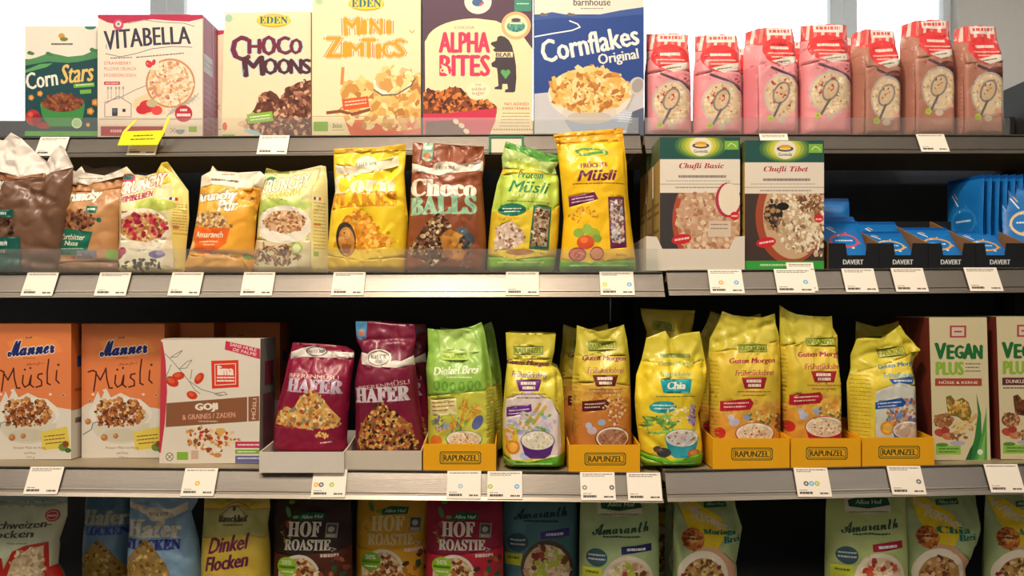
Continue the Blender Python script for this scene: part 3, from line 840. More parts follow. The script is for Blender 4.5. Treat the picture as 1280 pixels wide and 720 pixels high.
A.poly('#f3ddb0', (551, 80), (559, 84), (562, 95), (554, 90))
A.ell('#f3ddb0', 553, 88, 3, 3).ell('#d8365c', 553, 88, 1.6, 1.6)
A.poly('#423840', (614, 53), (621, 51), (622, 46), (626, 44.5), (631, 46), (636, 50), (640, 57), (643, 69), (645, 82), (645.5, 98), (644, 114), (642, 115.5), (631, 115.5), (631.5, 112), (635, 111), (634, 105), (628, 105), (627.5, 112), (618, 111.5), (618.5, 109), (623, 107.5), (622, 92), (621, 85), (615, 83.5), (614, 79), (619, 75.5), (619.5, 66), (616, 62), (619, 60), (613.5, 55.5))
A.rect('#f3ddb0', 618, 65, 641, 71.5).text('#423840', 'BEAR', 629.5, 68.3, 19, 5.2, style='sans', bold=.2)
A.ell('#5fa85c', 629, 90, 3, 3).ell('#5fa85c', 635, 90, 3, 3).poly('#5fa85c', (626.5, 91.5), (637.5, 91.5), (632, 99))
A.ell('#f7e6c3', 598, 113, 15, 10.5).text('#9a7c4f', 'no', 598, 106, 7, 3).text('#9a7c4f', 'added', 598, 111, 17, 4.4).text('#9a7c4f', 'sugar', 598, 117.5, 16, 4.8)
pile = [(529, 116), (540, 112), (552, 116), (562, 109), (575, 110), (583, 118), (590, 125), (612, 127), (621, 133), (621, 142), (529, 146)]
A.poly('#7a3e1f', *pile).bits(['#c4652a', '#e08a3e', '#8f4620', '#5c2c18', '#d4752f', '#4a2316'], pile, 230, 3.6, .8)
A.poly('#cd3352', (529, 142), (560, 141.5), (621.5, 135), (619, 152), (613, 166), (606, 182), (529, 182))
A.poly('#6d3a2c', (532, 152), (566, 150), (580, 158), (588, 168), (590, 182), (532, 182))
for x, y in ((570, 152), (577, 157), (583, 164)): A.ell('#efdcb8', x, y, 4, 3, rot=-35)
A.text('#c8475e', 'NO ADDED', 646, 130, 30, 3.6, style='sans').text('#c8475e', 'SWEETENERS', 645, 135.5, 34, 3.4, style='sans')
for k in range(5): A.greek('#a58c62', 628 - k, 141 + k * 4, 662, 1)
for k in range(16): A.poly('#a5825b', (616 + k * 3.2, 163), (617.6 + k * 3.2, 160), (619.2 + k * 3.2, 163))
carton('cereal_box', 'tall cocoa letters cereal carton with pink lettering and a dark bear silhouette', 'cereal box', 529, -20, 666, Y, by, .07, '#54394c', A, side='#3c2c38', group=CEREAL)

# cornflakes, blue
Y = 1.708; by = base_at('1L', 668, 806, Y); A = Art()
A.rect('#e6dccd', 660, -60, 810, 18)
A.text('#5c544d', 'barnhouse', 740, 2.5, 46, 9, style='sans').greek('#8a8178', 726, 10, 754, 1.2)
A.poly('#39569a', (660, 22), (690, 15), (712, 19), (740, 20), (775, 13), (810, 8), (810, 200), (660, 200))
A.poly('#24458c', (660, 26), (700, 22), (750, 23), (790, 19), (810, 18), (810, 200), (660, 200))
A.line('#e9edf2', [(668, 46), (690, 42), (715, 38), (725, 34), (722, 30), (712, 26)], 1.6)
for x in (678, 712): A.ell('#6f6a62', x, 18, 3, 2.2).ell('#6f6a62', x + 4, 18.5, 3, 1.8)
A.text('#f2ece2', 'Cornflakes', 737, 54, 122, 27, rot=10.5, style='n', bold=1.2, grow=-.12)
A.text('#efe8dc', 'Original', 773, 72.5, 50, 17, rot=9, style='n', bold=.6)
A.poly('#c9c7cd', (660, 118), (690, 115), (740, 128), (810, 112), (810, 200), (660, 200)).poly('#9aa6c4', (705, 150), (790, 148), (800, 160), (720, 172))
A.poly('#5c6378', (790, 140), (810, 132), (810, 182), (778, 182))
for k in range(5): A.line('#b9c4da', [(776 + k * 3, 138), (772 + k * 3, 152)], 1).line('#dfe4ee', [(772, 139 + k * 3), (790, 141 + k * 3)], .9)
A.ell('#ccc4bd', 796, 108, 10, 12, rot=-20).ell('#a69d98', 797, 107, 7, 9, rot=-20).line('#b7b0ac', [(792, 118), (784, 136)], 3)
A.ell('#e7dccb', 737, 118, 52, 33, 36).ell('#d8cfc4', 737, 140, 34, 14, 24).ell('#c8bcae', 737, 147, 28, 8, 24).ell('#e9c987', 737, 113, 50, 28, 36)
A.bits(['#eccb84', '#e0ad55', '#f5dfa8', '#cf8f3d', '#e8bb66', '#f1d595', '#b87432'], (737, 112, 49, 27), 230, 6.5, .55)
A.bits(['#c9864a', '#b8662f'], (745, 118, 34, 16), 26, 2.4, .6)
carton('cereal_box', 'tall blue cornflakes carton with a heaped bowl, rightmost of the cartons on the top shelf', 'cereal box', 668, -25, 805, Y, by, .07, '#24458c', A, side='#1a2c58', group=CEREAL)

# pink bags
def pink(k, x0, x1, y0, shift, label, brown, seed, left=0):
    Y = 1.715 + .003 * (k % 2); by = base_at('1R', x0, x1, Y)
    w = x1 - x0; fx0 = x0 + left                         # where the front panel begins (left side gusset shows before it)
    fw = x1 - fx0; A = Art()
    base = '#b57d6a' if brown else '#e8969c'
    if left: A.poly('#ad7463' if brown else '#dd828c', (x0 - 3, y0 - 6), (fx0, y0 + 20), (fx0, 200), (x0 - 3, 200))
    A.poly('#dc4e4c', (x0 - 4, y0 - 12), (x1 + 4, y0 - 12), (x1 + 4, y0 + 20), (fx0 + fw * .5, y0 + 24), (x0 - 4, y0 + 40))
    for q in range(7):
        xx = x0 + w * (q + .5) / 7
        A.poly('#efc9c0' if q % 2 else '#e77f78', (xx, y0 - 10), (xx + 4, y0 - 10), (xx + 2 - 5, y0 + 22), (xx - 7, y0 + 22))
    A.poly(base, (x0 - 4, y0 + 20), (x0 + w * .3, y0 + 26), (x1 - w * .2, y0 + 24), (x1 + 4, y0 + 16), (x1 + 4, y0 + 50), (x0 - 4, y0 + 54))
    A.rect('#efe0d8', fx0 + fw * .28, y0 + 1, fx0 + fw * .86, y0 + 11).greek('#d9564f', fx0 + fw * .34, y0 + 3, fx0 + fw * .8, 4.2, gap=.6)
    cx = fx0 + fw * .52
    A.ell('#df3f40', cx, y0 + 34, fw * .40, 19, 28).greek('#f3d6cb', cx - fw * .22, y0 + 28, cx + fw * .2, 4, gap=.15).greek('#f0b9ac', cx - fw * .3, y0 + 37, cx + fw * .3, 1.8, gap=.15).greek('#f0b9ac', cx - fw * .22, y0 + 42, cx + fw * .24, 1.8, gap=.15)
    A.poly('#e9dccd', (cx - fw * .22, y0 + 48), (cx + fw * .36, y0 + 40), (cx + fw * .32, y0 + 50), (cx + fw * .05, y0 + 54)).greek('#6f7568', cx - 6, y0 + 49, cx + fw * .2, 1.6, rot=8)
    bx, by_ = cx + fw * .02, y0 + 92
    if brown: A.ell('#6b3a30', cx + fw * .2, y0 + 66, 12, 9).ell('#7f4638', cx + fw * .05, y0 + 70, 9, 5)
    A.line('#5b4550', [(cx - fw * .22, y0 + 56), (cx + fw * .08, y0 + 63), (cx + fw * .48, y0 + 76)], 3.4)
    A.bits(['#c23c48', '#a52d3c'], (cx + fw * .05, y0 + 60, fw * .42, 10), 12 if not brown else 4, 1.6)
    A.ell('#b9a79a' if brown else '#c9b4ac', bx, by_, fw * .42, 28, 30).ell('#dcc3a0', bx, by_, fw * .38, 25, 30)
    A.bits(['#e4cca6', '#d1ac80', '#c59b72', '#ecdcbd'], (bx, by_, fw * .37, 24), 90, 2.4, .7)
    if not brown: A.bits(['#b53a3e', '#c8504c'], (bx, by_ - 3, fw * .32, 20), 13, 2.6, .7)
    A.ell('#86807e', bx - fw * .02, by_ - 4, 10, 15, rot=-25).ell('#d3b48e', bx - fw * .02, by_ - 4, 7.6, 12.5, rot=-25).bits(['#b53a3e' if not brown else '#8a5a3a', '#dcc3a0'], (bx - 1, by_ - 5, 6, 9), 12, 2)
    A.line('#6d6867', [(bx - 2, by_ + 8), (bx - fw * .2, by_ + 27)], 3)
    A.ell('#b9c93c', cx - fw * .24, y0 + 120, 4.5, 4.5, 5).ell('#9db04c', cx - fw * .24, y0 + 120, 2.4, 2.4, 6).ell('#cdb9a2', cx, y0 + 122, 5, 4)
    A.ell('#e2a58e', cx + fw * .28, y0 + 113, 7, 2.4, rot=-10)
    j = [random.Random(seed * 5 + i).uniform(-1.5, 1.5) for i in range(8)]
    sil = [(x0 + 3, y0 + j[0] + (5 if left else 1)), (x0 + w * .3, y0 + j[1] * .6), (x0 + w * .62, y0 + j[2] * .8), (x1 - 5 + j[3], y0 + 1), (x1 - 4, y0 + 12), (x1 - 2, y0 + 30), (x1 - .5, y0 + 52), (x1, y0 + 90), (x1, by - 3), (x1 - 2, by),
           (x0 + 2, by), (x0, by - 3), (x0 + j[4] * .4, y0 + 90), (x0 + .5, y0 + 52), (x0 + (0 if left else 2) + 1, y0 + 30), (x0 + 3, y0 + 14)]
    return bag('oat_bag', label, 'oat bag', sil, Y, by, .033, base, A, group='pink oat bags on the top shelf', seal=y0 + 11, seed=seed, sharp=4,
               corner=(-(1 - left / w) if left > 5 else None), ramp=.35, mat='film', wr=.0013)
PK = [(808, 868, 36, 'pink berry oat bag, first one right of the blue cornflakes carton', 0, 0),
      (870, 932, 37, 'pink berry oat bag with a cut-in right edge, second from the blue carton', 0, 0),
      (934, 1003, 28, 'pink berry oat bag with a wide plain left side, third from the blue carton', 0, 14),
      (1004, 1070, 24, 'pink berry oat bag with a bright red top, fourth from the blue carton', 0, 0),
      (1070, 1132, 31, 'brownish pink oat bag with a cornered slanting top, fifth from the blue carton', 1, 12),
      (1133, 1200, 19, 'tallest brownish pink oat bag with a wide left side panel', 1, 12),
      (1200, 1261, 26, 'brownish pink oat bag at the right end, beside the dark end panel', 1, 7)]
pb = []
for k, (a, b, y0, lb, br, lf) in enumerate(PK):
    pb.append(pink(k, a, b, y0, 0, lb, br, 20 + k, lf))
for k, dx in ((1, .026), (2, .030), (3, .034)):
    c = copy_tree(pb[k]); c.location.x += dx + .014; c.location.y += .085; c['label'] = ['', 'pink oat bag half hidden behind the second and third pink bags', 'pink oat bag half hidden behind the third and fourth pink bags', 'pink oat bag half hidden behind the fourth and fifth bags'][k]
# ================================================================ second row
CR = 'crunchy muesli bags on the second shelf'
def rnd(sil, dx=0, dy=0): return [(x + dx, y + dy) for x, y in sil]
# 1 dark brown bag, cut by the left edge
Y = 1.572; by = base_at('2L', 0, 80, Y); A = Art()
A.poly('#ddd3c8', (-60, 150), (90, 150), (90, 200), (52, 214), (20, 220), (-20, 212), (-60, 205))
A.poly('#8e5c3a', (-60, 205), (-10, 212), (20, 220), (44, 212), (46, 218), (10, 226), (-60, 214))
A.text('#dcd6c8', 'Krunchy', -22, 232, 52, 20, rot=4, style='sansi', out='#3d3b36', ow=1.4)
A.rect('#17584f', -40, 262, 17, 272).greek('#b9cdbf', -3, 265, 8, 3.4)
A.bits(['#2b1a14', '#4a2f22', '#5e3d2b'], (-10, 286, 30, 16), 90, 4, .7)
A.rect('#17584f', -50, 296, 25, 340).greek('#cfd8cb', -14, 302, 10, 5, gap=.5).greek('#cfd8cb', -14, 312, 6, 4, gap=.5)
sil = [(-40, 166), (-12, 170), (-2, 160), (12, 168), (28, 184), (45, 198), (48, 190), (60, 176), (66, 179), (78, 204), (76, 225), (72, 262), (66, 300), (60, by - 8), (52, by), (-50, by), (-56, by - 10), (-56, 200)]
bag('muesli_bag', 'dark brown crunchy bag with a crumpled white top, cut off by the picture\'s left edge', 'muesli bag', sil, Y, by, .04, '#70503d', A, group=CR, seal=198, seed=1, wr=.0032, mat='film', ramp=.5, creases=[(10, 226, 60, 250, .004, 4), (30, 236, 66, 300, .004, 5), (45, 215, 48, 260, .004, 4), (0, 320, 60, 330, .004, 4)])
# 2 tan krunchy
def krunchy_letters(A, cx, cy, w, h, rot, txt='Krunchy'):
    A.text('#efe7d6', txt, cx, cy, w, h, rot, 'sansi', out='#7d6a50', ow=1.5, bold=.7)
Y = 1.60; by = base_at('2L', 60, 145, Y); A = Art()
A.poly('#e6dccb', (50, 190), (160, 190), (160, 214), (100, 228), (66, 226), (50, 230))
A.poly('#b98454', (64, 226), (100, 228), (146, 216), (150, 232), (64, 240))
A.greek('#8a7a68', 86, 219, 118, 1.4)
krunchy_letters(A, 96, 245, 50, 19, 7)
A.rect('#1d6b55', 106, 257, 120, 266, -3).greek('#cfe0cc', 108, 260, 118, 2.4)
A.ell('#1d6b55', 123, 275, 3, 3).ell('#8a5b3b', 92, 277, 25, 12, rot=5)
A.bits(['#5a3522', '#7d4f32', '#a06f48', '#3e2418', '#8c5a39'], (92, 276, 26, 13), 150, 3.4, .75)
A.poly('#1d6b55', (67, 284), (116, 290), (107, 320), (72, 318)).text('#e7e2c8', 'Zartbitter', 90, 296, 34, 7, rot=-3, style='sansi').text('#e7e2c8', 'Nuss', 89, 304, 18, 6, rot=-3, style='sansi').greek('#a9c8b5', 74, 310, 104, 1.3)
A.ell('#a58a68', 66, 308, 5, 8).rect('#7f7c86', 96, 313, 120, 323).ell('#b8543a', 92, 321, 3, 3).ell('#86b63c', 136, 318, 6, 6).poly('#8c6444', (64, 328), (146, 326), (146, 345), (60, 345))
sil = [(74, 207), (84, 211), (90, 204), (95, 212), (120, 216), (140, 208), (148, 204), (150, 216), (148, 240), (143, 270), (142, 310), (146, by - 6), (140, by), (62, by), (57, by - 6), (62, 310), (68, 270), (72, 235)]
bag('muesli_bag', 'tan crunchy muesli bag with white top and dark green dark-chocolate nut label', 'muesli bag', sil, Y, by, .036, '#bd8a5b', A, group=CR, seal=219, seed=2, wr=.0024, creases=[(76, 228, 120, 240, .003, 3), (130, 220, 138, 290, .003, 4), (70, 322, 140, 328, .003, 3)])
# behind it
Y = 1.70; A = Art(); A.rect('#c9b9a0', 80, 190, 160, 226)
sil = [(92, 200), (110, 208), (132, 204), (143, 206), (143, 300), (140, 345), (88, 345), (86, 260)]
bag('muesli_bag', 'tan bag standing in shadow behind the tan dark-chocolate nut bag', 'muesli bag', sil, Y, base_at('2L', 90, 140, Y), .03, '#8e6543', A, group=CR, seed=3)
# 3 raspberry
Y = 1.588; by = base_at('2L', 145, 225, Y); A = Art()
A.poly('#d8b83c', (186, 190), (198, 190), (210, 222), (196, 232), (186, 216)).poly('#e5d67d', (196, 205), (230, 232), (229, 350), (214, 350), (209, 232))
A.ell('#c03a5c', 150, 220, 9, 7).ell('#1f5a55', 150, 218, 6, 4)
A.text('#f0e8d5', 'KRUNCHY', 172, 228, 62, 17, 15, 'sansi', out='#a84a5a', ow=1.5, bold=.5)
A.text('#a8305a', 'HIMBEEREN', 168, 245, 42, 8, 15, 'sansi', bold=.4)
A.ell('#bcc75a', 190, 256, 26, 9).greek('#9b4a64', 152, 264, 196, 2.2, gap=.15)
A.poly('#efe4c8', (141, 330), (146, 300), (212, 300), (214, 335)).ell('#efe3cb', 178, 287, 34, 27, 28).ell('#c48a55', 178, 284, 30, 18)
A.bits(['#b78350', '#d6aa72', '#8d5a36', '#e2c08a', '#a86a3f'], (178, 283, 30, 18), 130, 3, .8).bits(['#b02040', '#c8324e', '#8e1a38'], (178, 284, 29, 17), 40, 3.4, .9)
A.ell('#8f2a50', 147, 318, 7, 7).ell('#b03a5a', 153, 314, 5, 5).ell('#7b6aa0', 196, 318, 10, 5).ell('#a79ac0', 200, 316, 5, 3).bits(['#3e3a32', '#6f6048', '#2f2c2c'], (170, 330, 34, 7), 46, 3.6, .6)
A.rect('#2c4a8c', 208.5, 245, 211, 249).rect('#e9e4dc', 211, 245, 213.5, 249).rect('#b52f3c', 213.5, 245, 216, 249).rect('#d06a4a', 213, 281, 218, 285).rect('#c7a42c', 213, 290, 225, 292)
for k in range(10): A.greek('#a58f4f', 213, 253 + k * 3.6, 225, 1)
sil = [(143, 214), (147, 204), (156, 214), (172, 216), (186, 212), (192, 199), (199, 198), (226, 235), (227, 270), (223, 310), (222, by - 5), (216, by), (144, by), (138, by - 5), (141, 300), (140, 250)]
bag('muesli_bag', 'pale yellow raspberry crunchy bag with a pointed yellow corner at its top', 'muesli bag', sil, Y, by, .038, '#e3d7a2', A, group=CR, seed=4, wr=.002, corner=.80, ramp=.4, creases=[(150, 215, 200, 235, .003, 4), (196, 204, 210, 235, .004, 3)])
# 4 orange pur
Y = 1.585; by = base_at('2L', 225, 320, Y); A = Art()
A.poly('#ecdfc6', (215, 190), (335, 190), (330, 232), (290, 234), (262, 228), (238, 232), (225, 232))
A.greek('#6b5f4e', 258, 220, 292, 3, rot=-4, gap=.15).greek('#6b5f4e', 270, 214, 286, 1.3)
A.bits(['#e0ac56', '#d59a3f'], (300, 250, 22, 8), 8, 8, .3)
krunchy_letters(A, 267, 245, 54, 16, 6); krunchy_letters(A, 284, 256, 23, 15, 5, 'Pur')
A.ell('#d9b57a', 264, 274, 22, 10, rot=-10).bits(['#e4c48c', '#c99b5c', '#f0dab0', '#a97a42', '#8f6438'], [(240, 280), (246, 264), (258, 262), (276, 268), (290, 284), (262, 286)], 130, 2.8, .8)
A.poly('#ea6a24', (239, 283), (287, 285), (283, 304), (272, 312), (252, 318), (236, 310)).text('#f6e3c8', 'Amaranth', 261, 293, 38, 8, -1, 'sansi').greek('#f3c79a', 248, 301, 272, 1.4, rot=0).greek('#f3c79a', 254, 305, 268, 1.4)
A.ell('#ee9a4a', 236, 306, 6, 8).ell('#e9c58c', 236, 306, 4.5, 6, 16).ell('#c79a55', 266, 322, 14, 4).poly('#d59c3d', (222, 318), (300, 322), (306, 345), (215, 345)).bits(['#b5793a', '#c98f4a'], (268, 320, 20, 4), 18, 3)
A.ell('#7c9a3a', 305, 320, 5, 4)
sil = [(243, 216), (254, 210), (257, 203), (264, 210), (290, 212), (318, 210), (325, 216), (320, 236), (314, 262), (311, 300), (309, by - 6), (303, by), (228, by), (221, by - 6), (231, 300), (238, 262), (241, 236)]
bag('muesli_bag', 'orange amaranth crunchy bag with a white folded top', 'muesli bag', sil, Y, by, .038, '#eeab39', A, group=CR, seal=213, seed=5, wr=.0026, creases=[(300, 232, 320, 240, .004, 3), (296, 248, 316, 252, .003, 3), (228, 314, 306, 320, .005, 3), (300, 250, 300, 312, .002, 4)])
# 5 pale green
Y = 1.602; by = base_at('2L', 312, 405, Y); A = Art()
A.poly('#8f8a2e', (318, 200), (356, 206), (356, 214), (318, 212)).ell('#7fb06c', 334, 224, 8, 7).ell('#3f7f6a', 334, 222, 6, 4)
A.poly('#e8dc98', (395, 206), (412, 220), (412, 345), (388, 345), (389, 240))
A.text('#ece6cf', 'KRUNCHY', 353, 228, 66, 18, 10, 'sansi', out='#8a8f52', ow=1.3, bold=.3)
A.text('#c9b33a', 'AMARANTH', 352, 243, 46, 7, 10, 'sansi', bold=.3)
A.ell('#b9cf66', 345, 258, 26, 10).ell('#c6d878', 372, 256, 18, 7).ell('#7fb24c', 326, 276, 9, 10).ell('#9cc766', 322, 268, 5, 5)
A.ell('#efe6d4', 355, 281, 34, 24, 28).ell('#d8b088', 356, 277, 26, 14)
A.bits(['#b98558', '#d9b083', '#8f5a38', '#e8cba0', '#a8683f', '#c29466'], (356, 277, 27, 14), 140, 3, .55)
A.poly('#d7c9a2', (316, 298), (350, 304), (388, 300), (388, 345), (310, 345)).bits(['#8d5a3c', '#6b4430', '#a87850', '#54382a', '#b98e66'], (345, 318, 32, 12), 80, 6, .25)
A.ell('#a9c25a', 371, 310, 7.5, 7.5).ell('#dfe6b0', 371, 310, 5, 5).bits(['#7a5a42'], (340, 328, 24, 5), 22, 3, .5)
A.rect('#2c4a8c', 391, 245, 393, 249).rect('#e9e4dc', 393, 245, 396, 249).rect('#b52f3c', 396, 245, 398, 249).rect('#d06a4a', 391, 278, 398, 281).rect('#8fb83b', 391, 314, 396, 320)
for k in range(14): A.greek('#a99f60', 391, 252 + k * 4.4, 403, 1)
sil = [(326, 206), (345, 211), (370, 209), (396, 203), (402, 204), (404, 222), (405, 260), (405, 310), (407, by - 5), (400, by), (315, by), (309, by - 5), (314, 300), (318, 250), (322, 222)]
bag('muesli_bag', 'pale green crunchy muesli bag with an almond and flakes picture', 'muesli bag', sil, Y, by, .036, '#dfd79c', A, group=CR, seed=6, wr=.0018, corner=.82, ramp=.35, creases=[(325, 214, 395, 210, .003, 3)])
# 6 yellow corn flakes
FB = 'flakes and muesli pouches on the second shelf'
Y = 1.578; by = base_at('2L', 404, 506, Y); A = Art()
A.poly('#d8ab24', (405, 170), (510, 170), (508, 184), (405, 188)).ell('#b98a1e', 433, 184, 6, 3)
A.poly('#efe0bf', (414, 202), (440, 206), (470, 199), (494, 190), (496, 203), (470, 212), (440, 217), (416, 214))
A.ell('#e9dfc4', 455, 200, 14, 9).text('#5c5743', 'BAUCK HOF', 455, 202, 27, 4.6, style='serif', rot=2)
A.text('#f6e6bd', 'Corn', 452, 229, 80, 25, rot=0, style='serif', bold=1.6, grow=0)
A.text('#d9921f', 'FLAKES', 452, 249, 84, 19, rot=2, style='serif', bold=1.3)
pile = [(415, 308), (428, 275), (446, 262), (462, 272), (474, 290), (492, 300), (488, 308), (450, 312)]
A.poly('#dd9228', *pile).bits(['#e69c2a', '#f0b73c', '#c9771c', '#d9861f', '#f4c65a'], pile, 170, 5, .6)
A.bits(['#d9861f', '#e69c2a'], (452, 300, 42, 16), 16, 2.6, .7)
A.ell('#3c342c', 432, 299, 13, 22, rot=6).ell('#c8873c', 433, 302, 10.5, 18.5, rot=6).ell('#d9a45c', 432, 293, 6, 6).poly('#9c5f28', (427, 304), (440, 306), (436, 318), (428, 316)).ell('#7f4f28', 430, 291, 1.4, 1.4, 8)
A.poly('#e4bb1e', (404, 318), (450, 326), (506, 320), (506, 350), (404, 350))
sil = [(412, 181), (440, 180), (470, 179), (504, 175), (504, 192), (502, 212), (504, 240), (507, 270), (506, 310), (505, by - 6), (500, by), (411, by), (404, by - 6), (405, 300), (409, 260), (414, 236), (412, 205)]
bag('flakes_bag', 'bright yellow corn flakes bag with white serif lettering', 'flakes bag', sil, Y, by, .038, '#f4cf2c', A, group=FB, seal=186, seed=7, wr=.0026, creases=[(484, 246, 506, 252, .005, 3), (412, 232, 420, 260, .004, 4), (470, 215, 488, 250, .003, 5)])
# 7 choco balls
Y = 1.573; by = base_at('2L', 505, 607, Y); A = Art()
A.poly('#8fb39a', (527, 172), (540, 172), (539, 196), (532, 200), (525, 194)).ell('#c9764c', 532, 191, 4.5, 4).rect('#cfdccb', 529, 178, 537, 183)
A.poly('#e9dccb', (511, 199), (535, 208), (565, 205), (603, 197), (603, 210), (575, 213), (548, 218), (520, 212), (511, 212))
A.ell('#d9cfbb', 556, 206, 16, 7).text('#4a4238', 'BAUCK HOF', 556, 207, 25, 4.6, style='serif')
A.text('#f0e2cc', 'Choco', 553, 234, 82, 22, rot=-1, style='serif', bold=1.6)
A.text('#9cc7a4', 'BALLS', 553, 256, 83, 23, rot=1, style='serif', bold=1.8)
pile = [(508, 316), (520, 296), (534, 278), (548, 266), (560, 276), (570, 292), (566, 318), (540, 330)]
A.poly('#5a3624', *pile).bits(['#7b5236', '#b89a72', '#4a2a1c', '#d2bb92', '#372018', '#94704c', '#57351f'], pile, 330, 2.5, .95)
A.poly('#b5772e', (550, 296), (562, 286), (574, 292), (580, 286), (588, 300), (578, 326), (556, 322)).ell('#cf9440', 572, 300, 8, 10).ell('#46525a', 585, 300, 8, 10).ell('#5a666c', 578, 288, 7, 5).ell('#8e5320', 560, 318, 7, 6).bits(['#4d5a62', '#9a6a34', '#35302c'], (582, 308, 14, 12), 22, 3)
A.bits(['#7c8870', '#8a4a2c'], (560, 330, 40, 5), 22, 3)
sil = [(513, 173), (540, 174), (575, 177), (604, 178), (605, 200), (602, 220), (604, 250), (607, 300), (606, by - 5), (600, by), (511, by), (504, by - 5), (506, 300), (510, 250), (512, 210)]
bag('flakes_bag', 'brown chocolate balls bag with cream and mint serif lettering', 'flakes bag', sil, Y, by, .038, '#8a4a2c', A, group=FB, seal=182, seed=8, wr=.003, creases=[(515, 190, 560, 182, .003, 4), (570, 215, 600, 182, .004, 4), (540, 218, 560, 186, .003, 4), (585, 215, 606, 240, .003, 4)])
# 8 protein
Y = 1.575; by = base_at('2L', 607, 700, Y); A = Art()
A.poly('#4f9630', (624, 168), (640, 170), (706, 188), (706, 198), (680, 198), (650, 186), (624, 178)).poly('#a9bf6a', (624, 178), (650, 186), (680, 198), (704, 198), (700, 216), (660, 210), (618, 206))
A.ell('#b9c84a', 655, 204, 22, 6, rot=-8)
A.poly('#b7cf52', (612, 215), (704, 215), (704, 250), (690, 262), (612, 262)).text('#2f6f4c', 'Protein', 664, 217, 33, 9, -2, 'sansi')
A.text('#2f7f4a', 'Müsli', 662, 233, 50, 15, -3, 'sansi', shear=.15).text('#e9e6b0', 'SCHOKO-NUSS', 662, 244, 46, 4.6, -3, 'sans').greek('#6d8a3c', 634, 250, 688, 1.2, rot=-3)
A.ell('#23785c', 640, 262, 18, 8, rot=0).greek('#cfe3cf', 628, 260, 652, 1.4).greek('#cfe3cf', 630, 263.5, 650, 1.4)
A.poly('#2f6a4c', (667, 256), (690, 258), (686, 313), (661, 311)).poly('#b59d82', (669.5, 260), (687.5, 261.5), (683.5, 308), (664.5, 306.5))
A.bits(['#8a6a4c', '#d9c8ae', '#6b4a34', '#c2a582', '#a88868', '#4f3626'], [(669, 260), (687.5, 261.5), (683, 308), (664.5, 306.5)], 130, 3, .7)
A.poly('#cbb09a', (621, 282), (640, 276), (655, 290), (656, 302), (640, 311), (617, 312)).bits(['#b99a82', '#dcc6ae', '#8d5f4a', '#e6d6c2'], [(619, 284), (640, 278), (655, 292), (656, 302), (640, 311), (617, 312)], 90, 2.6, .7)
A.ell('#b0763a', 650, 315, 18, 4).text('#8a7c3c', '375g', 674, 317, 14, 4.5).ell('#d9b23a', 637, 273, 14, 2)
A.poly('#7fb52c', (606, 318), (640, 324), (700, 320), (700, 345), (606, 345)).greek('#c5dc92', 622, 327, 680, 1.5)
sil = [(632, 172), (645, 176), (668, 182), (688, 188), (702, 190), (699, 200), (695, 206), (700, 222), (701, 260), (699, 300), (694, by - 6), (690, by), (615, by), (608, by - 6), (610, 300), (614, 260), (621, 226), (628, 208), (627, 192)]
bag('muesli_bag', 'green and yellow protein muesli bag with a clear window, top tilted to the right', 'muesli bag', sil, Y, by, .036, '#e2c433', A, group=FB, seal=lambda x: 178 + (x - 632) * .26, seed=9, wr=.0022, creases=[(630, 200, 690, 212, .004, 4), (690, 210, 692, 260, .003, 4)])
# 9 fruit muesli
Y = 1.566; by = base_at('2L', 700, 798, Y); A = Art()
A.poly('#e9a81a', (690, 150), (790, 150), (786, 172), (694, 176)); A.line('#c98a14', [(694, 168), (786, 161)], 1)
A.ell('#5b9a3c', 741, 188, 21, 6, rot=-4).ell('#f2c01c', 741, 189, 17, 4, rot=-4).ell('#4f8f3a', 741, 190, 19, 2.2, rot=8)
A.text('#6d2a4c', 'FRÜCHTE', 743, 205, 34, 8, 3, 'sans', bold=.3).text('#6b2350', 'Müsli', 747, 219, 48, 13, 2, 'sansi', shear=.15, bold=.5).greek('#8d5a20', 716, 229, 782, 1.4, rot=1)
A.poly('#6d2456', (711, 245), (743, 240), (748, 249), (712, 258)).greek('#e2bfd0', 715, 248, 742, 1.5, rot=8).greek('#e2bfd0', 715, 252, 742, 1.5, rot=8)
A.bits(['#d98f1c', '#c97f18', '#e7c87a'], (730, 268, 19, 10), 34, 2.2, .6)
A.poly('#6a2550', (760, 246), (781, 245), (784, 309), (763, 311)).poly('#c9c4cc', (762.5, 250), (778.5, 249), (781, 302), (765.5, 303)).bits(['#8f6a52', '#b99a7c', '#e9e6ea', '#6b4a4a', '#d8c8b4', '#9fb0c8', '#a5593c'], [(762.5, 250), (778.5, 249), (781, 302), (765.5, 303)], 120, 2.8, .7)
A.ell('#a6b53c', 741, 292, 9, 7).ell('#8fae3f', 724, 291, 7, 6).ell('#9bb84a', 734, 286, 6, 6).ell('#7fa23a', 746, 298, 6, 5).ell('#d9532c', 732, 303, 11, 9).ell('#e87a3c', 730, 300, 5, 4)
A.ell('#7e4a56', 722, 318, 11, 9).ell('#cf6a5c', 722, 318, 9, 7.5).ell('#b04a44', 722, 318, 4.5, 4).ell('#8a4a3c', 746, 317, 9, 9).ell('#d98a5c', 746, 317, 7.5, 7).bits(['#efc06a'], (735, 318, 20, 6), 22, 1)
A.text('#8a6a24', '500g', 777, 319, 14, 4.5)
A.poly('#6fae35', (695, 324), (735, 328), (798, 324), (800, 345), (695, 345)).greek('#c5dc92', 712, 331, 785, 1.5)
sil = [(693, 164), (715, 160), (750, 158), (781, 155), (783, 175), (786, 200), (788, 240), (792, 280), (796, 310), (799, by - 5), (795, by), (705, by), (700, by - 5), (703, 310), (706, 270), (703, 230), (700, 200), (697, 180)]
bag('muesli_bag', 'tall golden yellow fruit muesli bag with purple lettering and a narrow clear window', 'muesli bag', sil, Y, by, .034, '#f4c21c', A, group=FB, seal=173, seed=10, wr=.0014, ramp=.35)

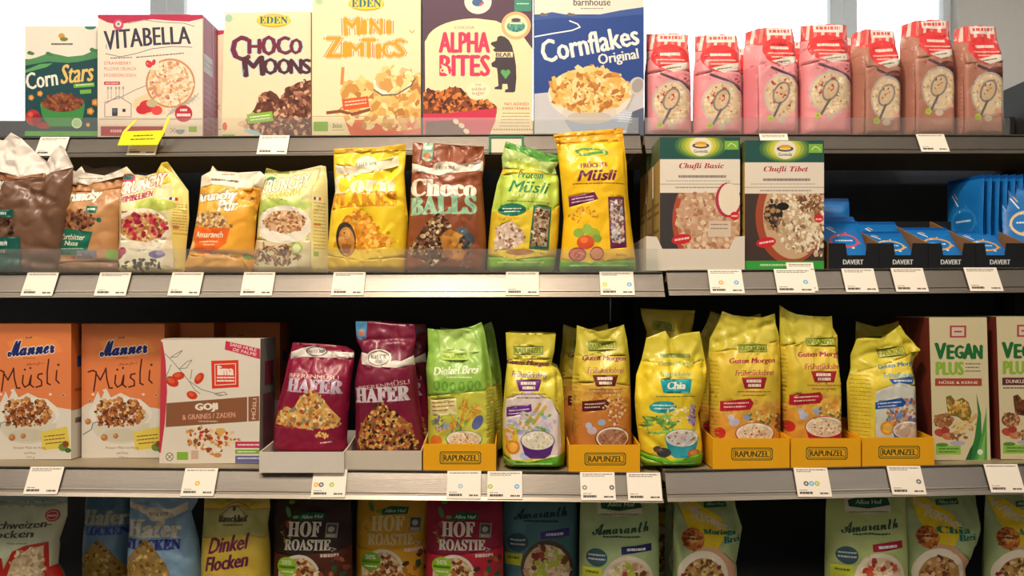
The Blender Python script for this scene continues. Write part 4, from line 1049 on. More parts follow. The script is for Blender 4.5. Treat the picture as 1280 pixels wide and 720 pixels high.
# cartons with a green top
def chufli(x0, x1, y0, Y, by, label, second):
    A = Art(); w = x1 - x0; A.xf(x0, y0, w / 104, 1)
    A.rect('#e4d9c8', 0, 27, 104, 66)
    A.rect('#1f5048', 0, 0, 104, 27)
    for k, c in enumerate(('#3f6d45', '#6b8c3f', '#9cae3e', '#c6c64a', '#ddd56a')):
        A.ell(c, 53, 10, 36 - k * 4.5, 27 - k * 3)
    A.add('#e4d9c8', [[(0, 27), (104, 27), (104, 42), (0, 42)]])
    A.ell('#e9e2c6', 53, 11, 14, 12, 26).text('#34466e', 'Govinda', 53, 17, 18, 4, style='sans').ell('#34466e', 53, 10, 11, 3.6).ell('#d9a03a', 53, 7.5, 8, 2.6).ell('#efc65c', 53, 10, 8, 1.6)
    A.rect('#7fb33c', 84, 4, 102, 15).line('#dbe8b8', [(88, 11), (92, 7), (97, 9), (99, 12)], 1)
    A.ell('#cfd6c6', 96, 22, 4, 2)
    A.text('#b0283c', 'Chufli Tibet' if second else 'Chufli Basic', 54, 36, 58, 8.5, style='bi', bold=.25)
    A.greek('#8b8178', 24, 47, 86, 3.2, gap=.15).greek('#a69c90', 8, 53.5, 92, 1)
    A.rect('#bdb3a3', 0, 57.5, 104, 59).greek('#a08f80', 20, 61.5, 88, 1.6)
    top = 66 if second else 69
    A.rect('#43322c' if second else '#3a3536', 0, top, 104, 150)
    if second:
        A.ell('#a34a2c', 60, 94, 46, 60, 40).ell('#c9a683', 64, 94, 40, 54, 40).rect('#e4d9c8', 0, 20, 104, 66)
        A.rect('#1f5048', 0, 0, 104, 27)
        for k, c in enumerate(('#3f6d45', '#6b8c3f', '#9cae3e', '#c6c64a', '#ddd56a')): A.ell(c, 53, 10, 34 - k * 4.5, 17 - k * 1.6)
        A.ell('#e9e2c6', 53, 11, 14, 12, 26).text('#34466e', 'Govinda', 53, 17, 18, 4, style='sans').ell('#34466e', 53, 10, 11, 3.6).ell('#d9a03a', 53, 7.5, 8, 2.6).ell('#efc65c', 53, 10, 8, 1.6)
        A.rect('#7fb33c', 84, 4, 102, 15).line('#dbe8b8', [(88, 11), (92, 7), (97, 9), (99, 12)], 1)
        A.text('#b0283c', 'Chufli Tibet', 54, 36, 58, 8.5, style='bi', bold=.25).greek('#8b8178', 24, 47, 86, 3.2, gap=.15).greek('#a69c90', 8, 53.5, 92, 1).rect('#bdb3a3', 0, 57.5, 104, 59).greek('#a08f80', 20, 61.5, 88, 1.6)
        reg = [(30, 68), (103, 68), (103, 146), (80, 142), (52, 132), (38, 110), (40, 88)]
        A.bits(['#d9c8aa', '#efe4cc', '#b99b78', '#e6d6b8', '#c7ac88', '#8f6a4c'], reg, 330, 4, .6)
        A.bits(['#8f5c3c', '#a87048', '#6f4630'], [(66, 68), (103, 68), (103, 96), (76, 88)], 60, 4, .35)
        A.ell('#2b2320', 38, 92, 12, 13).bits(['#8a6a4c', '#5a4030', '#b08a5c', '#201a18'], (36, 92, 12, 18), 46, 4, .6).ell('#1c1614', 50, 82, 8, 5)
        A.rect('#37a03e', 0, 150, 104, 161).greek('#b9dca8', 20, 154, 84, 2.4)
    else:
        A.ell('#b0492c', 62, 104, 46, 62, 40).ell('#c79b7c', 64, 104, 41, 56, 40).rect('#e4d9c8', 0, 28, 104, 69)
        A.rect('#1f5048', 0, 0, 104, 27)
        for k, c in enumerate(('#3f6d45', '#6b8c3f', '#9cae3e', '#c6c64a', '#ddd56a')): A.ell(c, 53, 10, 34 - k * 4.5, 17 - k * 1.6)
        A.ell('#e9e2c6', 53, 11, 14, 12, 26).text('#34466e', 'Govinda', 53, 17, 18, 4, style='sans').ell('#34466e', 53, 10, 11, 3.6).ell('#d9a03a', 53, 7.5, 8, 2.6).ell('#efc65c', 53, 10, 8, 1.6)
        A.rect('#7fb33c', 84, 4, 102, 15).line('#dbe8b8', [(88, 11), (92, 7), (97, 9), (99, 12)], 1)
        A.text('#b0283c', 'Chufli Basic', 54, 36, 58, 8.5, style='bi', bold=.25).greek('#8b8178', 24, 47, 86, 3.2, gap=.15).greek('#a69c90', 8, 53.5, 92, 1).rect('#bdb3a3', 0, 57.5, 104, 59).greek('#a08f80', 20, 61.5, 88, 1.6)
        reg = [(26, 70), (104, 70), (104, 165), (50, 165), (26, 128), (21, 96)]
        A.bits(['#d3b292', '#c49c7a', '#b58a66', '#e0c6a6', '#a87654', '#caa584'], reg, 360, 4, .75)
        A.ell('#b03048', 88, 78, 16, 22).ell('#e9dcc6', 90, 77, 14, 20).line('#b03040', [(104, 88), (97, 98)], 3).poly('#d5c2ac', (64, 104), (92, 104), (92, 124), (62, 124)).greek('#8a6a58', 66, 108, 88, 1.2).greek('#8a6a58', 66, 113, 88, 1.2)
        A.rect('#37a03e', 0, 152, 104, 162)
    A.ell('#cf2430', 97, 97 if second else 98, 6, 5.4).greek('#f0c0b8', 93, 97, 101, 2)
    A.ell('#c8222e', 28, 127, 13, 6.5, rot=9).greek('#f0c8c0', 19, 127, 38, 2.4, rot=9)
    A.xf()
    return carton('muesli_box', label, 'muesli box', x0, y0, x1, Y, by, .075, '#e4d9c8', A, side='#8a7a52', side_l='#b99a55', group='green-topped muesli cartons',
                  top='#1f5048', sidebits=[('l', .0, 1, .84, 1, '#5d6a40'), ('l', .12, .9, .5, .52, '#8f7436'), ('l', .12, .9, .44, .46, '#8f7436'), ('l', .12, .9, .3, .32, '#8f7436')])
Y = 1.583; by = base_at('2R', 825, 930, Y)
b0 = chufli(825, 925, 172, Y, by, 'white muesli carton with green top and porridge picture standing in a white tray', False)
c = copy_tree(b0); c.location += Vector((0, .085, 0)); c['label'] = 'same green-topped carton directly behind the one in the white tray'
c = copy_tree(b0); c.location += Vector((0, .17, 0)); c['label'] = 'third green-topped carton, rearmost of the file in the white tray'
Y = 1.577; by = base_at('2R', 930, 1031, Y)
chufli(931, 1030, 176, Y, by, 'muesli carton with green top, nut picture and green bottom stripe', True)

def at_local(root_pt, p): return p - root_pt
def tray(label, x0, x1, ytop, Y, key, depth, mat, art=None, base='#d8d0c2', lipcorner=0, side_h=None, group=None, name='display_tray', rise=0.0, matside=None, cut=None, by=None):
    by = by if by is not None else deckpy(key, (x0 + x1) / 2, Y)
    s = Y / F; cx = (x0 + x1) / 2; o = Vector(((cx - 640) * s, Y, CZ + (HY - by) * s))
    root = empty(name, o, label, 'display tray', group)
    A = art or Art()
    sil = [(x0, ytop), (x1, ytop), (x1, by), (x0, by)]
    if lipcorner: sil = [(x0, ytop - lipcorner), (x0 + 13, ytop - lipcorner + 1), (x0 + 20, ytop), (x1 - 19, ytop), (x1 - 12, ytop - lipcorner + 1), (x1, ytop - lipcorner), (x1, by), (x0, by)]
    if cut: sil = [(x0, ytop), (cut[0], ytop), (cut[0] + 2, ytop + cut[2]), (cut[1] - 2, ytop + cut[2]), (cut[1], ytop), (x1, ytop), (x1, by), (x0, by)]
    v, f, cc = cdt_art(A, base, sil, 0)
    V = [Vector(((x - cx) * s, 0, (by - y) * s)) for x, y in v]; n = len(sil)
    i = len(V); q = [Vector(((x - cx) * s, 0, (by - y) * s)) for x, y in sil]
    V += q + [p + Vector((0, .0016, 0)) for p in q]
    f = f + [list(range(i + n, i + 2 * n))] + [[i + k, i + (k + 1) % n, i + n + (k + 1) % n, i + n + k] for k in range(n)]
    cc = cc + [A.col(base)] * (n + 1)
    mesh_obj('front_panel', V, f, mat, root, cc)
    w = (x1 - x0) * s / 2; h = (by - ytop) * s; hs = h + rise
    for sg in (-1, 1):
        X = sg * (w - .0008)
        m = MB(); m.prism([(X - .0008, .0018, .0005), (X - .0008, depth, .0005), (X - .0008, depth, hs), (X - .0008, .0018, h + lipcorner * s)], (.0016, 0, 0), A.col(base))
        m.build('side_panel', matside or mat, root, cols=True)
    m = MB(); m.box(-w + .001, w - .001, .0018, depth, .0002, .0016, A.col(base)); m.box(-w + .002, w - .002, depth - .0016, depth, .0016, hs, A.col(base)); m.build('tray_floor', mat, root, cols=True)
    return root
tray('white cardboard tray with raised corners around the first green-topped carton', 808, 931, 311, 1.572, '2R', .27, 'carton', base='#ddd3c2', lipcorner=16, rise=.02)

# black trays of blue pouches
TX = [(1036, 1099, (1057, 1084)), (1099.5, 1160, (1117, 1141)), (1160.5, 1219, (1177, 1205)), (1219.5, 1283, (1231, 1258))]
TL = ['black pouch tray with brown sides beside the second green-topped carton', 'second black pouch tray from the green-topped cartons, low and partly empty',
      'third black pouch tray, holding the orange-ringed pouch', 'black pouch tray at the right edge with upright pouches']
def pouch(label, X, Y, Z, w, h, tilt, ring, seed, rz=0, t=.011, text=True):
    """small blue pouch, base edge at X, Y, Z, leaning back by tilt degrees"""
    root = empty('snack_pouch', (X, Y, Z), label, 'snack pouch', 'blue snack pouches in the black trays')
    root.rotation_euler = (-math.radians(tilt), 0, math.radians(rz))
    k = 1000.0; A = Art(); W_, H_ = w * k, h * k
    A.rect('#0f4f9a', 0, 0, W_, 7)
    A.ell(ring, W_ * .5, H_ * .48, W_ * .34, H_ * .15, 26).ell('#1873be', W_ * .5, H_ * .48, W_ * .29, H_ * .115, 26)
    A.bits([ring, '#d8e4ea', ring], (W_ * .5, H_ * .48, W_ * .36, H_ * .17), 12, 3, .7)
    A.ell('#1873be', W_ * .5, H_ * .48, W_ * .27, H_ * .10, 22).greek('#d5e6ef', W_ * .3, H_ * .46, W_ * .7, 3.4, gap=.4)
    A.greek('#bcd6e6', W_ * .25, H_ * .8, W_ * .8, 2.4).greek('#bcd6e6', W_ * .3, H_ * .85, W_ * .7, 1.6).line('#dfe8ea', [(W_ * .2, H_ * .18), (W_ * .36, H_ * .3)], 2.4).line('#e7b24a', [(W_ * .26, H_ * .16), (W_ * .34, H_ * .22)], 2)
    sil = [(1, 0), (W_ - 1, 0), (W_, 8), (W_ - 1.5, H_ * .5), (W_, H_), (0, H_), (1.5, H_ * .5), (0, 8)]
    v, f, cc = cdt_art(A, '#1a70ba', sil, 6)
    V = []
    for sgn in (-1, 1):
        for x, y in v:
            e = max(0, 1 - abs(2 * x / W_ - 1) ** 3) ** .5 * max(0, min(1, (y - 7) / 18, (H_ - y) / 8)) ** .6
            d = sgn * (t / 2 * e) + .0012 * noise.noise(Vector((x * .05, y * .05, seed))) * e - .0
            V.append(Vector(((x - W_ / 2) / k, d + (-.0003 if sgn < 0 else .0003), (H_ - y) / k)))
    n = len(v)
    mesh_obj('pouch_body', V, f + [[n + i for i in reversed(t_)] for t_ in f], 'film', root, cc + [lin('#1a70ba')] * len(f), True)
    return root
def PX(px, Y): return (px - 640) * Y / F
Yt = 1.580
for (a, b, cut), lb in zip(TX, TL):
    A = Art(); A.text('#d8dadb', 'DAVERT', (a + b) / 2 - 1, 327.5, 25, 6, style='sans', bold=.2)
    by = deckpy('2R', (a + b) / 2, Yt)
    r_ = tray(lb, a, b, 304, Yt, '2R', .17, 'carton', art=A, base='#14171b', rise=.055, matside='cardboard', cut=(cut[0], cut[1], 15), group='black display trays with blue pouches')
zd = at(0, deckpy('2R', 1150, Yt), Yt).z + .003
cols_ = ['#d0505c', '#e0b060', '#e0a244', '#e8a030']
n_ = 0
DESC = [
 ('blue pouch with a red ring leaning at the front of the first black tray', 0, 1.592, 40, 0), ('blue pouch leaning just behind the red-ringed one in the first tray', 0, 1.622, 32, 1), ('blue pouch standing high at the back of the first black tray', 0, 1.72, 6, 2),
 ('blue pouch lying back in the second black tray', 1, 1.592, 52, 0), ('blue pouch leaning at the back of the second black tray', 1, 1.635, 38, 1),
 ('blue pouch with orange ring leaning in the third black tray', 2, 1.592, 48, 0), ('blue pouch lying under the orange-ringed pouch in the third tray', 2, 1.622, 46, 1),
 ('blue pouch with yellow ring leaning at the front of the last black tray', 3, 1.592, 52, 0)]
for lb, ti, yy, tl, ly in DESC:
    a, b, _ = TX[ti]
    pouch(lb, PX((a + b) / 2, Yt) + (.010 if tl < 15 else 0), yy, zd, .078, .142 if tl < 15 else .118, tl, cols_[ti], n_); n_ += 1
for k in range(6):
    pouch('upright blue pouch seen edge-on in the file at the back right' if False else
          ['leftmost of the blue pouches standing edge-on at the right end', 'second of the edge-on blue pouches from the left', 'third of the edge-on blue pouches from the left', 'fourth of the six edge-on blue pouches, just right of their middle', 'fifth of the edge-on blue pouches, next to the facing one', 'last edge-on blue pouch, touching the facing pouch'][k],
          PX(1212 + k * 9.5, 1.70), 1.715, zd, .10, .178, 0, '#2f86c8', 30 + k, rz=-78)
pouch('blue pouch facing forward at the picture\'s right edge', PX(1283, 1.64), 1.635, zd, .08, .165, 14, '#e2c690', 40, rz=-20)
# ================================================================ third row
MU = 'cartons on the third shelf'
def manner(x0, x1, y0, Y, key, label, sidebits=None):
    by = base_at(key, x0, x1, Y); A = Art(); A.xf(x0, y0, (x1 - x0) / 102, 1)
    A.poly('#ef8f4c', (22, 22), (50, 14), (82, 20), (92, 34), (60, 42), (30, 44))
    A.rect('#ee8c4a', 0, 0, 0.2, 0.2)
    # script brand word with white edge
    A.text('#1d2a6b', 'Manner', 52, 29, 58, 19, rot=5, style='script', out='#f3e6da', ow=1.5, bold=1.1, shear=.1)
    A.text('#1d2a6b', 'Josef', 49, 17, 9, 4, rot=4, style='sansi').greek('#b35f2f', 42, 42, 58, 1.2)
    A.text('#8d4a2c', 'Knusper', 57, 50, 24, 5, rot=6, style='script')
    # "Müsli" written by hand
    w = 1.9; c = '#571f1a'
    A.line(c, [(8, 60), (14, 58), (18, 60), (17, 70), (15, 84)], w).line(c, [(18, 62), (23, 70), (29, 58), (30, 55)], w).line(c, [(30, 56), (31, 68), (34, 80), (38, 80)], w)
    A.line(c, [(42, 64), (41, 74), (44, 79), (49, 76), (52, 64)], w).line(c, [(52, 64), (51, 76), (55, 79)], w).ell(c, 44, 57, 1.4, 1.4, 8).ell(c, 51, 55, 1.4, 1.4, 8)
    A.line(c, [(66, 62), (61, 63), (60, 67), (65, 71), (65, 77), (58, 79)], w).line(c, [(74, 44), (72, 60), (72, 74), (76, 76)], w).line(c, [(84, 58), (83, 70), (87, 74)], w).ell(c, 86, 51, 1.6, 1.6, 8)
    # milk splash
    A.poly('#e5ddcf', (0, 104), (6, 100), (14, 98), (20, 84), (24, 94), (30, 80), (36, 92), (48, 86), (60, 92), (72, 94), (84, 104), (102, 107), (102, 200), (0, 200))
    for x, y in ((10, 96), (14, 88), (76, 88), (92, 89), (28, 83)): A.ell('#e5ddcf', x, y, 2, 1.6, 10).ell('#8a4d2c' if x in (92, 10) else '#e5ddcf', x, y, 1.6, 1.4, 6)
    A.ell('#ece6d8', 48, 112, 39, 20, 30).ell('#d6d0bd', 48, 124, 36, 26, 30, a0=0, a1=180).ell('#cfc7b2', 48, 139, 24, 8).ell('#dcd4c2', 50, 116, 33, 14)
    A.bits(['#a5622f', '#c98547', '#8a4a26', '#dba868', '#b97438', '#6b3418'], [(16, 110), (24, 96), (44, 92), (66, 96), (78, 106), (74, 120), (50, 128), (24, 124)], 210, 3.3, .7)
    A.bits(['#8a4a26', '#5c2c16', '#b06a34'], (44, 122, 26, 8), 46, 3, .6)
    for x, y, r in ((28, 142, 4.5), (42, 140, 3.5), (8, 122, 4)): A.ell('#b9773c', x, y, r, r, 7).ell('#d39c62', x - 1, y - 1, r * .5, r * .5, 6)
    A.line('#8d9aa5', [(2, 138), (12, 132), (14, 124), (20, 122)], 1.6)
    A.poly('#e3cd57', (64, 135), (97, 128), (101, 154), (66, 158)).greek('#8a5c2f', 68, 140, 94, 1.4, rot=6).greek('#8a5c2f', 68, 144.5, 94, 1.4, rot=6).greek('#8a5c2f', 70, 149, 92, 1.4, rot=6)
    A.ell('#6e8a3a', 92, 154, 6, 5).ell('#8a4a2c', 95, 150, 4, 4).ell('#3f6a2e', 98, 158, 4, 3)
    A.text('#7a5a3f', 'Knusper Müsli mit Honig', 50, 155, 40, 4).text('#7a5a3f', 'und Nuss', 50, 161, 14, 3.4).text('#5a4638', '375 g', 51, 167, 10, 3)
    A.xf()
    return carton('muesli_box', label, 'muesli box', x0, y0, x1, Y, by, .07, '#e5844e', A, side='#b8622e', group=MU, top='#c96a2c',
                  sidebits=sidebits or [('r', 0, 1, 0, .36, '#c9c3b4'), ('r', .3, .7, .68, .76, '#2a3a78'), ('r', .2, .8, .26, .3, '#8a3a34'), ('r', .2, .8, .5, .52, '#8a4422')])
Y = 1.575
m1 = manner(-13, 89, 405, Y, '3L', 'orange muesli carton cut by the picture\'s left edge on the third shelf')
m2 = manner(102, 205.5, 405, 1.60, '3L', 'whole orange muesli carton left of the white goji carton')
for r_, dx, dy, lb in ((m1, -.012, .078, 'orange muesli carton right behind the one at the left edge'), (m2, .06, .085, 'orange muesli carton behind the whole orange one, partly showing over the goji carton'), (m2, .165, .16, 'orange muesli carton in shadow far behind the white goji carton')):
    c = copy_tree(r_); c.location += Vector((dx, dy, .0)); c['label'] = lb
# goji carton
Y = 1.553; by = base_at('3L', 203, 325, Y); A = Art()
A.poly('#c53a4c', (203, 427), (207, 450), (209, 490), (206, 530), (201, 566), (196, 566), (196, 427))
for pts in ([(206, 442), (216, 452), (226, 464), (236, 476), (252, 487), (278, 494)], [(213, 447), (222, 441), (228, 438), (221, 446), (213, 447)], [(224, 461), (234, 452), (240, 450), (233, 460), (224, 461)], [(236, 476), (244, 488), (250, 492)], [(268, 492), (280, 490), (284, 493), (274, 495), (268, 492)], [(214, 456), (208, 470)], [(238, 474), (240, 462)]):
    A.line('#8d8a80', pts, 1)
for x, y, rx, ry, ro in ((215, 477, 6, 9, 60), (223, 470, 8, 5, 10), (249, 473, 5, 8, -35), (240, 494, 7, 5, -20)): A.ell('#cf3a20', x, y, rx, ry, rot=ro).ell('#e0603a', x - 1, y - 1, rx * .5, ry * .5, rot=ro)
A.ell('#7a8a4c', 209, 473, 2, 2)
A.poly('#c93350', (282, 426), (325, 436), (325, 449), (281, 437)).text('#f2d9d6', 'SANS HUILE', 304, 434, 34, 4, -13, 'sans').text('#f2d9d6', 'DE PALME', 306, 440, 30, 4, -13, 'sans')
A.add('#df3a22', [[(264, 451), (298, 450), (298.5, 484), (265, 486)]])
A.add('#f0d8c8', [[(268, 455), (295, 454), (295, 480.5), (268.5, 482)]]).add('#df3a22', [[(269, 456), (294, 455), (294, 479.5), (269.5, 481)]])
A.text('#f4e6da', 'lima', 282, 463, 19, 12, 0, 'sans', bold=.7).greek('#f4e6da', 271, 471, 293, 2, gap=.2).greek('#f4e6da', 271, 475, 293, 2, gap=.2)
A.poly('#8e5a3c', (208, 504), (324, 495), (324, 526), (207, 534)).rect('#e6ddce', 309, 496, 310.4, 528)
A.text('#efe4d2', 'GOJI', 258, 509.5, 27, 10.5, 2, 'sans', bold=.9).text('#e2a58a', '& GRAINES / ZADEN', 261, 520, 66, 6.5, 3, 'sans').greek('#d9c2ab', 248, 526, 272, 1.3)
A.text('#e2c6b0', 'MÜSLI', 317, 511, 26, 6, 87, 'sans')
A.bits(['#c98a4c', '#e6c48a', '#b5342a', '#8a4a2c', '#e9d4a8', '#d9a24c', '#c9532f', '#f0e2c4'], [(232, 540), (240, 532), (262, 534), (288, 538), (300, 550), (280, 560), (268, 570), (252, 562), (236, 556)], 120, 3.2, .7)
A.ell('#d9ab5a', 276, 539, 6, 4).ell('#c98a4c', 272, 569, 5, 3)
A.ell('#7d776a', 212, 571, 5, 5.4).ell('#e6ddce', 212, 571, 4, 4.4).line('#7d776a', [(209, 568), (215, 574)], 1).line('#7d776a', [(215, 568), (209, 574)], 1).rect('#86b63c', 221, 565, 235, 575).rect('#cfae9c', 239, 563, 248, 574)
A.rect('#c6335a', 294, 552, 326, 560).rect('#7fae3a', 294, 562, 326, 567.5).rect('#6a6a9c', 294, 569.5, 326, 579).greek('#f0d0d0', 297, 555, 324, 2).greek('#e6efd0', 297, 564, 320, 1.4).greek('#dcd9e8', 297, 572, 324, 1.6)
m3 = carton('muesli_box', 'white goji muesli carton with a red square emblem and brown band', 'muesli box', 203, 424, 325, Y, by, .10, '#e4dbcb', A, side='#8f8780', group=MU,
       quad=[(201.5, 424.5), (325.5, 423.5), (324, by), (199, by + .3)],
       sidebits=[('r', .3, .9, .62, .86, '#8a3244'), ('r', .2, .9, .1, .55, '#7a4450')])
# slim vegan cartons
def vegan(x0, x1, y0, Y, label, second):
    by = base_at('3R', x0, x1, Y); A = Art(); A.xf(x0, y0, (x1 - x0) / 74, 1)
    A.rect('#b33a3f', 26, 10, 47, 25).rect('#d9c8b4', 28.5, 12, 44.5, 23).text('#b33a3f', '-', 36.5, 17.5, 10, 2)
    for ch, cx, h, w_ in (('V', 14, 20, 13), ('E', 27, 17, 8), ('G', 38, 16, 10), ('A', 50, 19, 12), ('N', 62, 17, 10)):
        A.text('#1d6b34', ch, cx, 42 + (0 if h > 18 else 1), w_, h, style='sans', bold=1.2)
    A.text('#8fb63c', 'PLUS', 26, 63.5, 34, 16, style='sans', bold=1.2).greek('#7a7a6a', 46, 57, 66, 1.6).greek('#7a7a6a', 46, 61.5, 64, 1.6).greek('#7a7a6a', 46, 66, 66, 1.6)
    A.rect('#5c2433' if second else '#a5432c', 7, 76, 67, 85.5).text('#efdcc8', 'DUNKLE & KERNE' if second else 'NÜSSE & KERNE', 37, 80.7, 50, 4.4, style='sans')
    if second: A.greek('#6d6a5a', 8, 88, 40, 1.8)
    pod = [(21, 99), (27, 97), (33, 104), (42, 100), (50, 106), (54, 118), (52, 128), (46, 131), (36, 124), (24, 122), (22, 110)]
    A.poly('#5a3d1c' if second else '#7a6a28', *pod).bits(['#d3ae54', '#e2c778', '#a57f34', '#8a5a2c', '#c99b3f'] if not second else ['#5a2c16', '#7a3e20', '#8a5a2c', '#3c1c10'], [(24, 101), (33, 106), (42, 103), (49, 108), (51, 126), (38, 122), (26, 120)], 70, 3, .7)
    A.poly('#2f7a3a', (50, 178), (58, 150), (62, 120), (60, 94), (66, 120), (67, 150), (62, 178)).poly('#4f9a44', (58, 178), (66, 150), (72, 120), (73, 110), (74, 178)).poly('#7fb65a', (62, 178), (68, 156), (72, 140), (70, 178)).poly('#1f5c30', (46, 178), (52, 164), (56, 158), (54, 178))
    A.line('#d0a868', [(30, 146), (48, 134), (60, 122)], 5).bits(['#e0c080', '#b98c4a'], (46, 136, 16, 6), 26, 3.4, .45)
    A.ell('#8d5a34' if not second else '#7a4a3c', 18, 129, 12, 9).bits(['#a87448', '#6d4426', '#c99a68'], (18, 129, 12, 9), 30, 3, .7)
    A.ell('#b54a38', 14, 144, 8, 5, rot=-10).ell('#c9704a', 24, 148, 8, 5).ell('#a53a30', 20, 141, 6, 4).bits(['#b9926a', '#8a5a3c'], (34, 148, 14, 5), 22, 3).ell('#b5aac0', 36, 157, 10, 3)
    A.rect('#8fbf4c', 8, 160, 40, 171) .greek('#4f7a2c', 12, 163, 38, 1.8).greek('#4f7a2c', 12, 167, 34, 1.6).ell('#4f8a3a', 16, 159, 8, 2.4)
    A.ell('#dfe8d8', 65, 168, 3.6, 3.6)
    A.xf()
    t = 5 * (x0 - 640) / 600.0
    c_ = carton('muesli_box', label, 'muesli box', x0, y0, x1, Y, by, .085, '#d8cba2', A, side='#b9aa80', side_l='#6d2a20', group=MU, top='#b9aa80',
                quad=[(x0 - .6, y0), (x1 - .6, y0), (x1 + t, by), (x0 + t, by)])
    return c_
v1 = vegan(1162, 1234, 397, 1.548, 'slim pale carton with green vegan lettering and nut picture, left one of two', False)
v2 = vegan(1246, 1318, 396, 1.545, 'slim pale carton with a dark red stripe, cut by the right edge', True)
for r_, dx, lb in ((v1, -.028, 'slim dark-sided carton standing behind the left vegan carton'), (v2, -.022, 'slim dark-sided carton standing behind the carton cut by the right edge')):
    c = copy_tree(r_); c.location += Vector((dx + .03, .09, 0)); c['label'] = lb

# dark red oat muesli bags
def hafer(A, cx, y, s, rot):
    A.text('#e8bdb0', 'BEERENMÜSLI', cx, y - 10 * s, 66 * s, 7 * s, rot, 'sans')
    A.text('#b9a8b8', 'HAFER', cx + 2, y + 3 * s, 72 * s, 17 * s, rot, 'serif', bold=1.2)
Y = 1.525; by = base_at('3L', 335, 430, Y); A = Art()
A.poly('#cfc6bc', (358, 441), (372, 436), (388, 433), (405, 440), (440, 442), (440, 449), (405, 448), (388, 447), (372, 447), (357, 450)).ell('#5a4a4c', 391, 440, 14, 6.5).ell('#cfc6bc', 391, 440, 12, 5).text('#4a4248', 'BAUCK HOF', 391, 440, 21, 4, style='serif')
hafer(A, 390, 480, .95, -3)
pile = [(340, 532), (344, 518), (358, 508), (366, 512), (374, 498), (388, 486), (400, 494), (412, 510), (424, 524), (421, 535), (380, 536)]
A.poly('#d9a75a', *pile).bits(['#e8bd74', '#d39a4a', '#f0d59c', '#b5763a', '#e2ac58', '#a5452f', '#7d8a6a'], pile, 230, 3, .75)
A.bits(['#e2b060', '#f0c870'], (402, 544, 10, 3), 16, 2.4).greek('#d9b9b0', 400, 553, 414, 1.6, rot=5)
sil = [(360, 429), (380, 430), (400, 431), (428, 434), (438, 440), (438, 455), (434, 480), (431, 520), (429, 552), (431, 566), (426, 572), (340, 572), (335, 562), (336, 535), (340, 510), (348, 480), (354, 452)]
bag('oat_bag', 'dark red oat muesli bag leaning back in the left white tray', 'oat bag', sil, 1.532, 574, .036, '#8a1a39', A, group='dark red oat muesli bags', seal=437, seed=31, wr=.0018, mat='film', lean=.0)
A = Art(); A.poly('#4f8ab0', (440, 401), (455, 400), (454, 424), (446, 426), (441, 420)).ell('#b56a4c', 448, 417, 4, 4)
A.poly('#ddd3c6', (447, 441), (460, 443), (460, 452), (500, 452), (517, 444), (517, 457), (494, 460), (450, 456))
A.ell('#e2dacb', 472, 448, 16, 11).ell('#6a5550', 472, 448, 14, 9.4).ell('#e2dacb', 472, 448, 13, 8.4).text('#4a4240', 'BAUCK', 472, 446.5, 20, 5, style='serif').text('#4a4240', 'HOF', 472, 452, 10, 4.4, style='serif').line('#4a4240', [(462, 442), (472, 439), (482, 442)], 1)
A.text('#c9a09c', 'BEERENMÜSLI', 479, 481, 64, 7, 8, 'sans').text('#cfc2c8', 'HAFER', 477, 493, 68, 18, 3, 'serif', bold=1.3)
pile = [(444, 562), (448, 540), (452, 528), (462, 518), (470, 506), (478, 502), (488, 512), (500, 520), (512, 530), (518, 546), (524, 562)]
A.poly('#8a5c30', *pile).bits(['#c9924a', '#e0b468', '#3c241c', '#a56a34', '#d6a050', '#58341f', '#b5432f', '#2c1c1a'], pile, 360, 2.6, .9)
Y = 1.528
sil = [(440, 402), (460, 402), (490, 405), (515, 406), (517, 425), (514, 442), (517, 462), (520, 490), (525, 530), (529, 566), (526, 572), (442, 572), (440, 566), (440, 520), (439, 480), (443, 458), (448, 440), (441, 425)]
h2 = bag('oat_bag', 'upright dark red oat muesli bag with a blue corner sticker in the right white tray', 'oat bag', sil, Y, 574, .036, '#761834', A, group='dark red oat muesli bags', seal=422, seed=32, wr=.0016, creases=[(450, 426, 515, 424, .004, 3), (450, 458, 470, 440, .003, 3)])
c = copy_tree(h2); c.location += Vector((.012, .085, 0)); c['label'] = 'dark red oat muesli bag in shadow behind the upright one'
tray('white cardboard tray under the leaning dark red bag', 324, 430, 565, 1.487, '3L', .18, 'carton', base='#ddd5c8', rise=.012, by=591, group='white trays with dark red bags')
tray('white cardboard tray under the upright dark red bag', 431, 527, 563.5, 1.502, '3L', .17, 'carton', base='#cfc4b2', rise=.02, group='white trays with dark red bags')

# yellow trays
def ytray(x0, x1, ytop, key, label, Y=1.503):
    A = Art(); by = deckpy(key, (x0 + x1) / 2, Y); cx, cy = (x0 + x1) / 2 + 1, (ytop + by) / 2 + .5
    def rr(c, w, h): A.rect(c, cx - w + 3, cy - h, cx + w - 3, cy + h).rect(c, cx - w, cy - h + 3, cx + w, cy + h - 3).ell(c, cx - w + 3.4, cy - h + 3.4, 3.4).ell(c, cx + w - 3.4, cy - h + 3.4, 3.4).ell(c, cx - w + 3.4, cy + h - 3.4, 3.4).ell(c, cx + w - 3.4, cy + h - 3.4, 3.4)
    rr('#4d5a1f', 26, 8); rr('#f0ac14', 24.8, 6.8); rr('#5f6a24', 23.8, 5.9); rr('#f0ac14', 22.8, 5)
    A.text('#3f4a1c', 'RAPUNZEL', cx, cy, 42, 7.4, style='n', bold=.5)
    return tray(label, x0, x1, ytop, Y, key, .19, 'carton', art=A, base='#f0ac14', rise=.012, group='yellow display trays')
ytray(529, 620, 555, '3L', 'yellow display tray holding the green porridge bag')
ytray(711, 800, 556, '3L', 'yellow display tray holding the brown-label porridge bag')
ytray(891, 987, 548, '3R', 'yellow display tray, left of the row of three')
ytray(989, 1076, 548, '3R', 'yellow display tray, middle of the row of three')
ytray(1078, 1168, 547, '3R', 'yellow display tray holding the blue-label bag, right of the three')

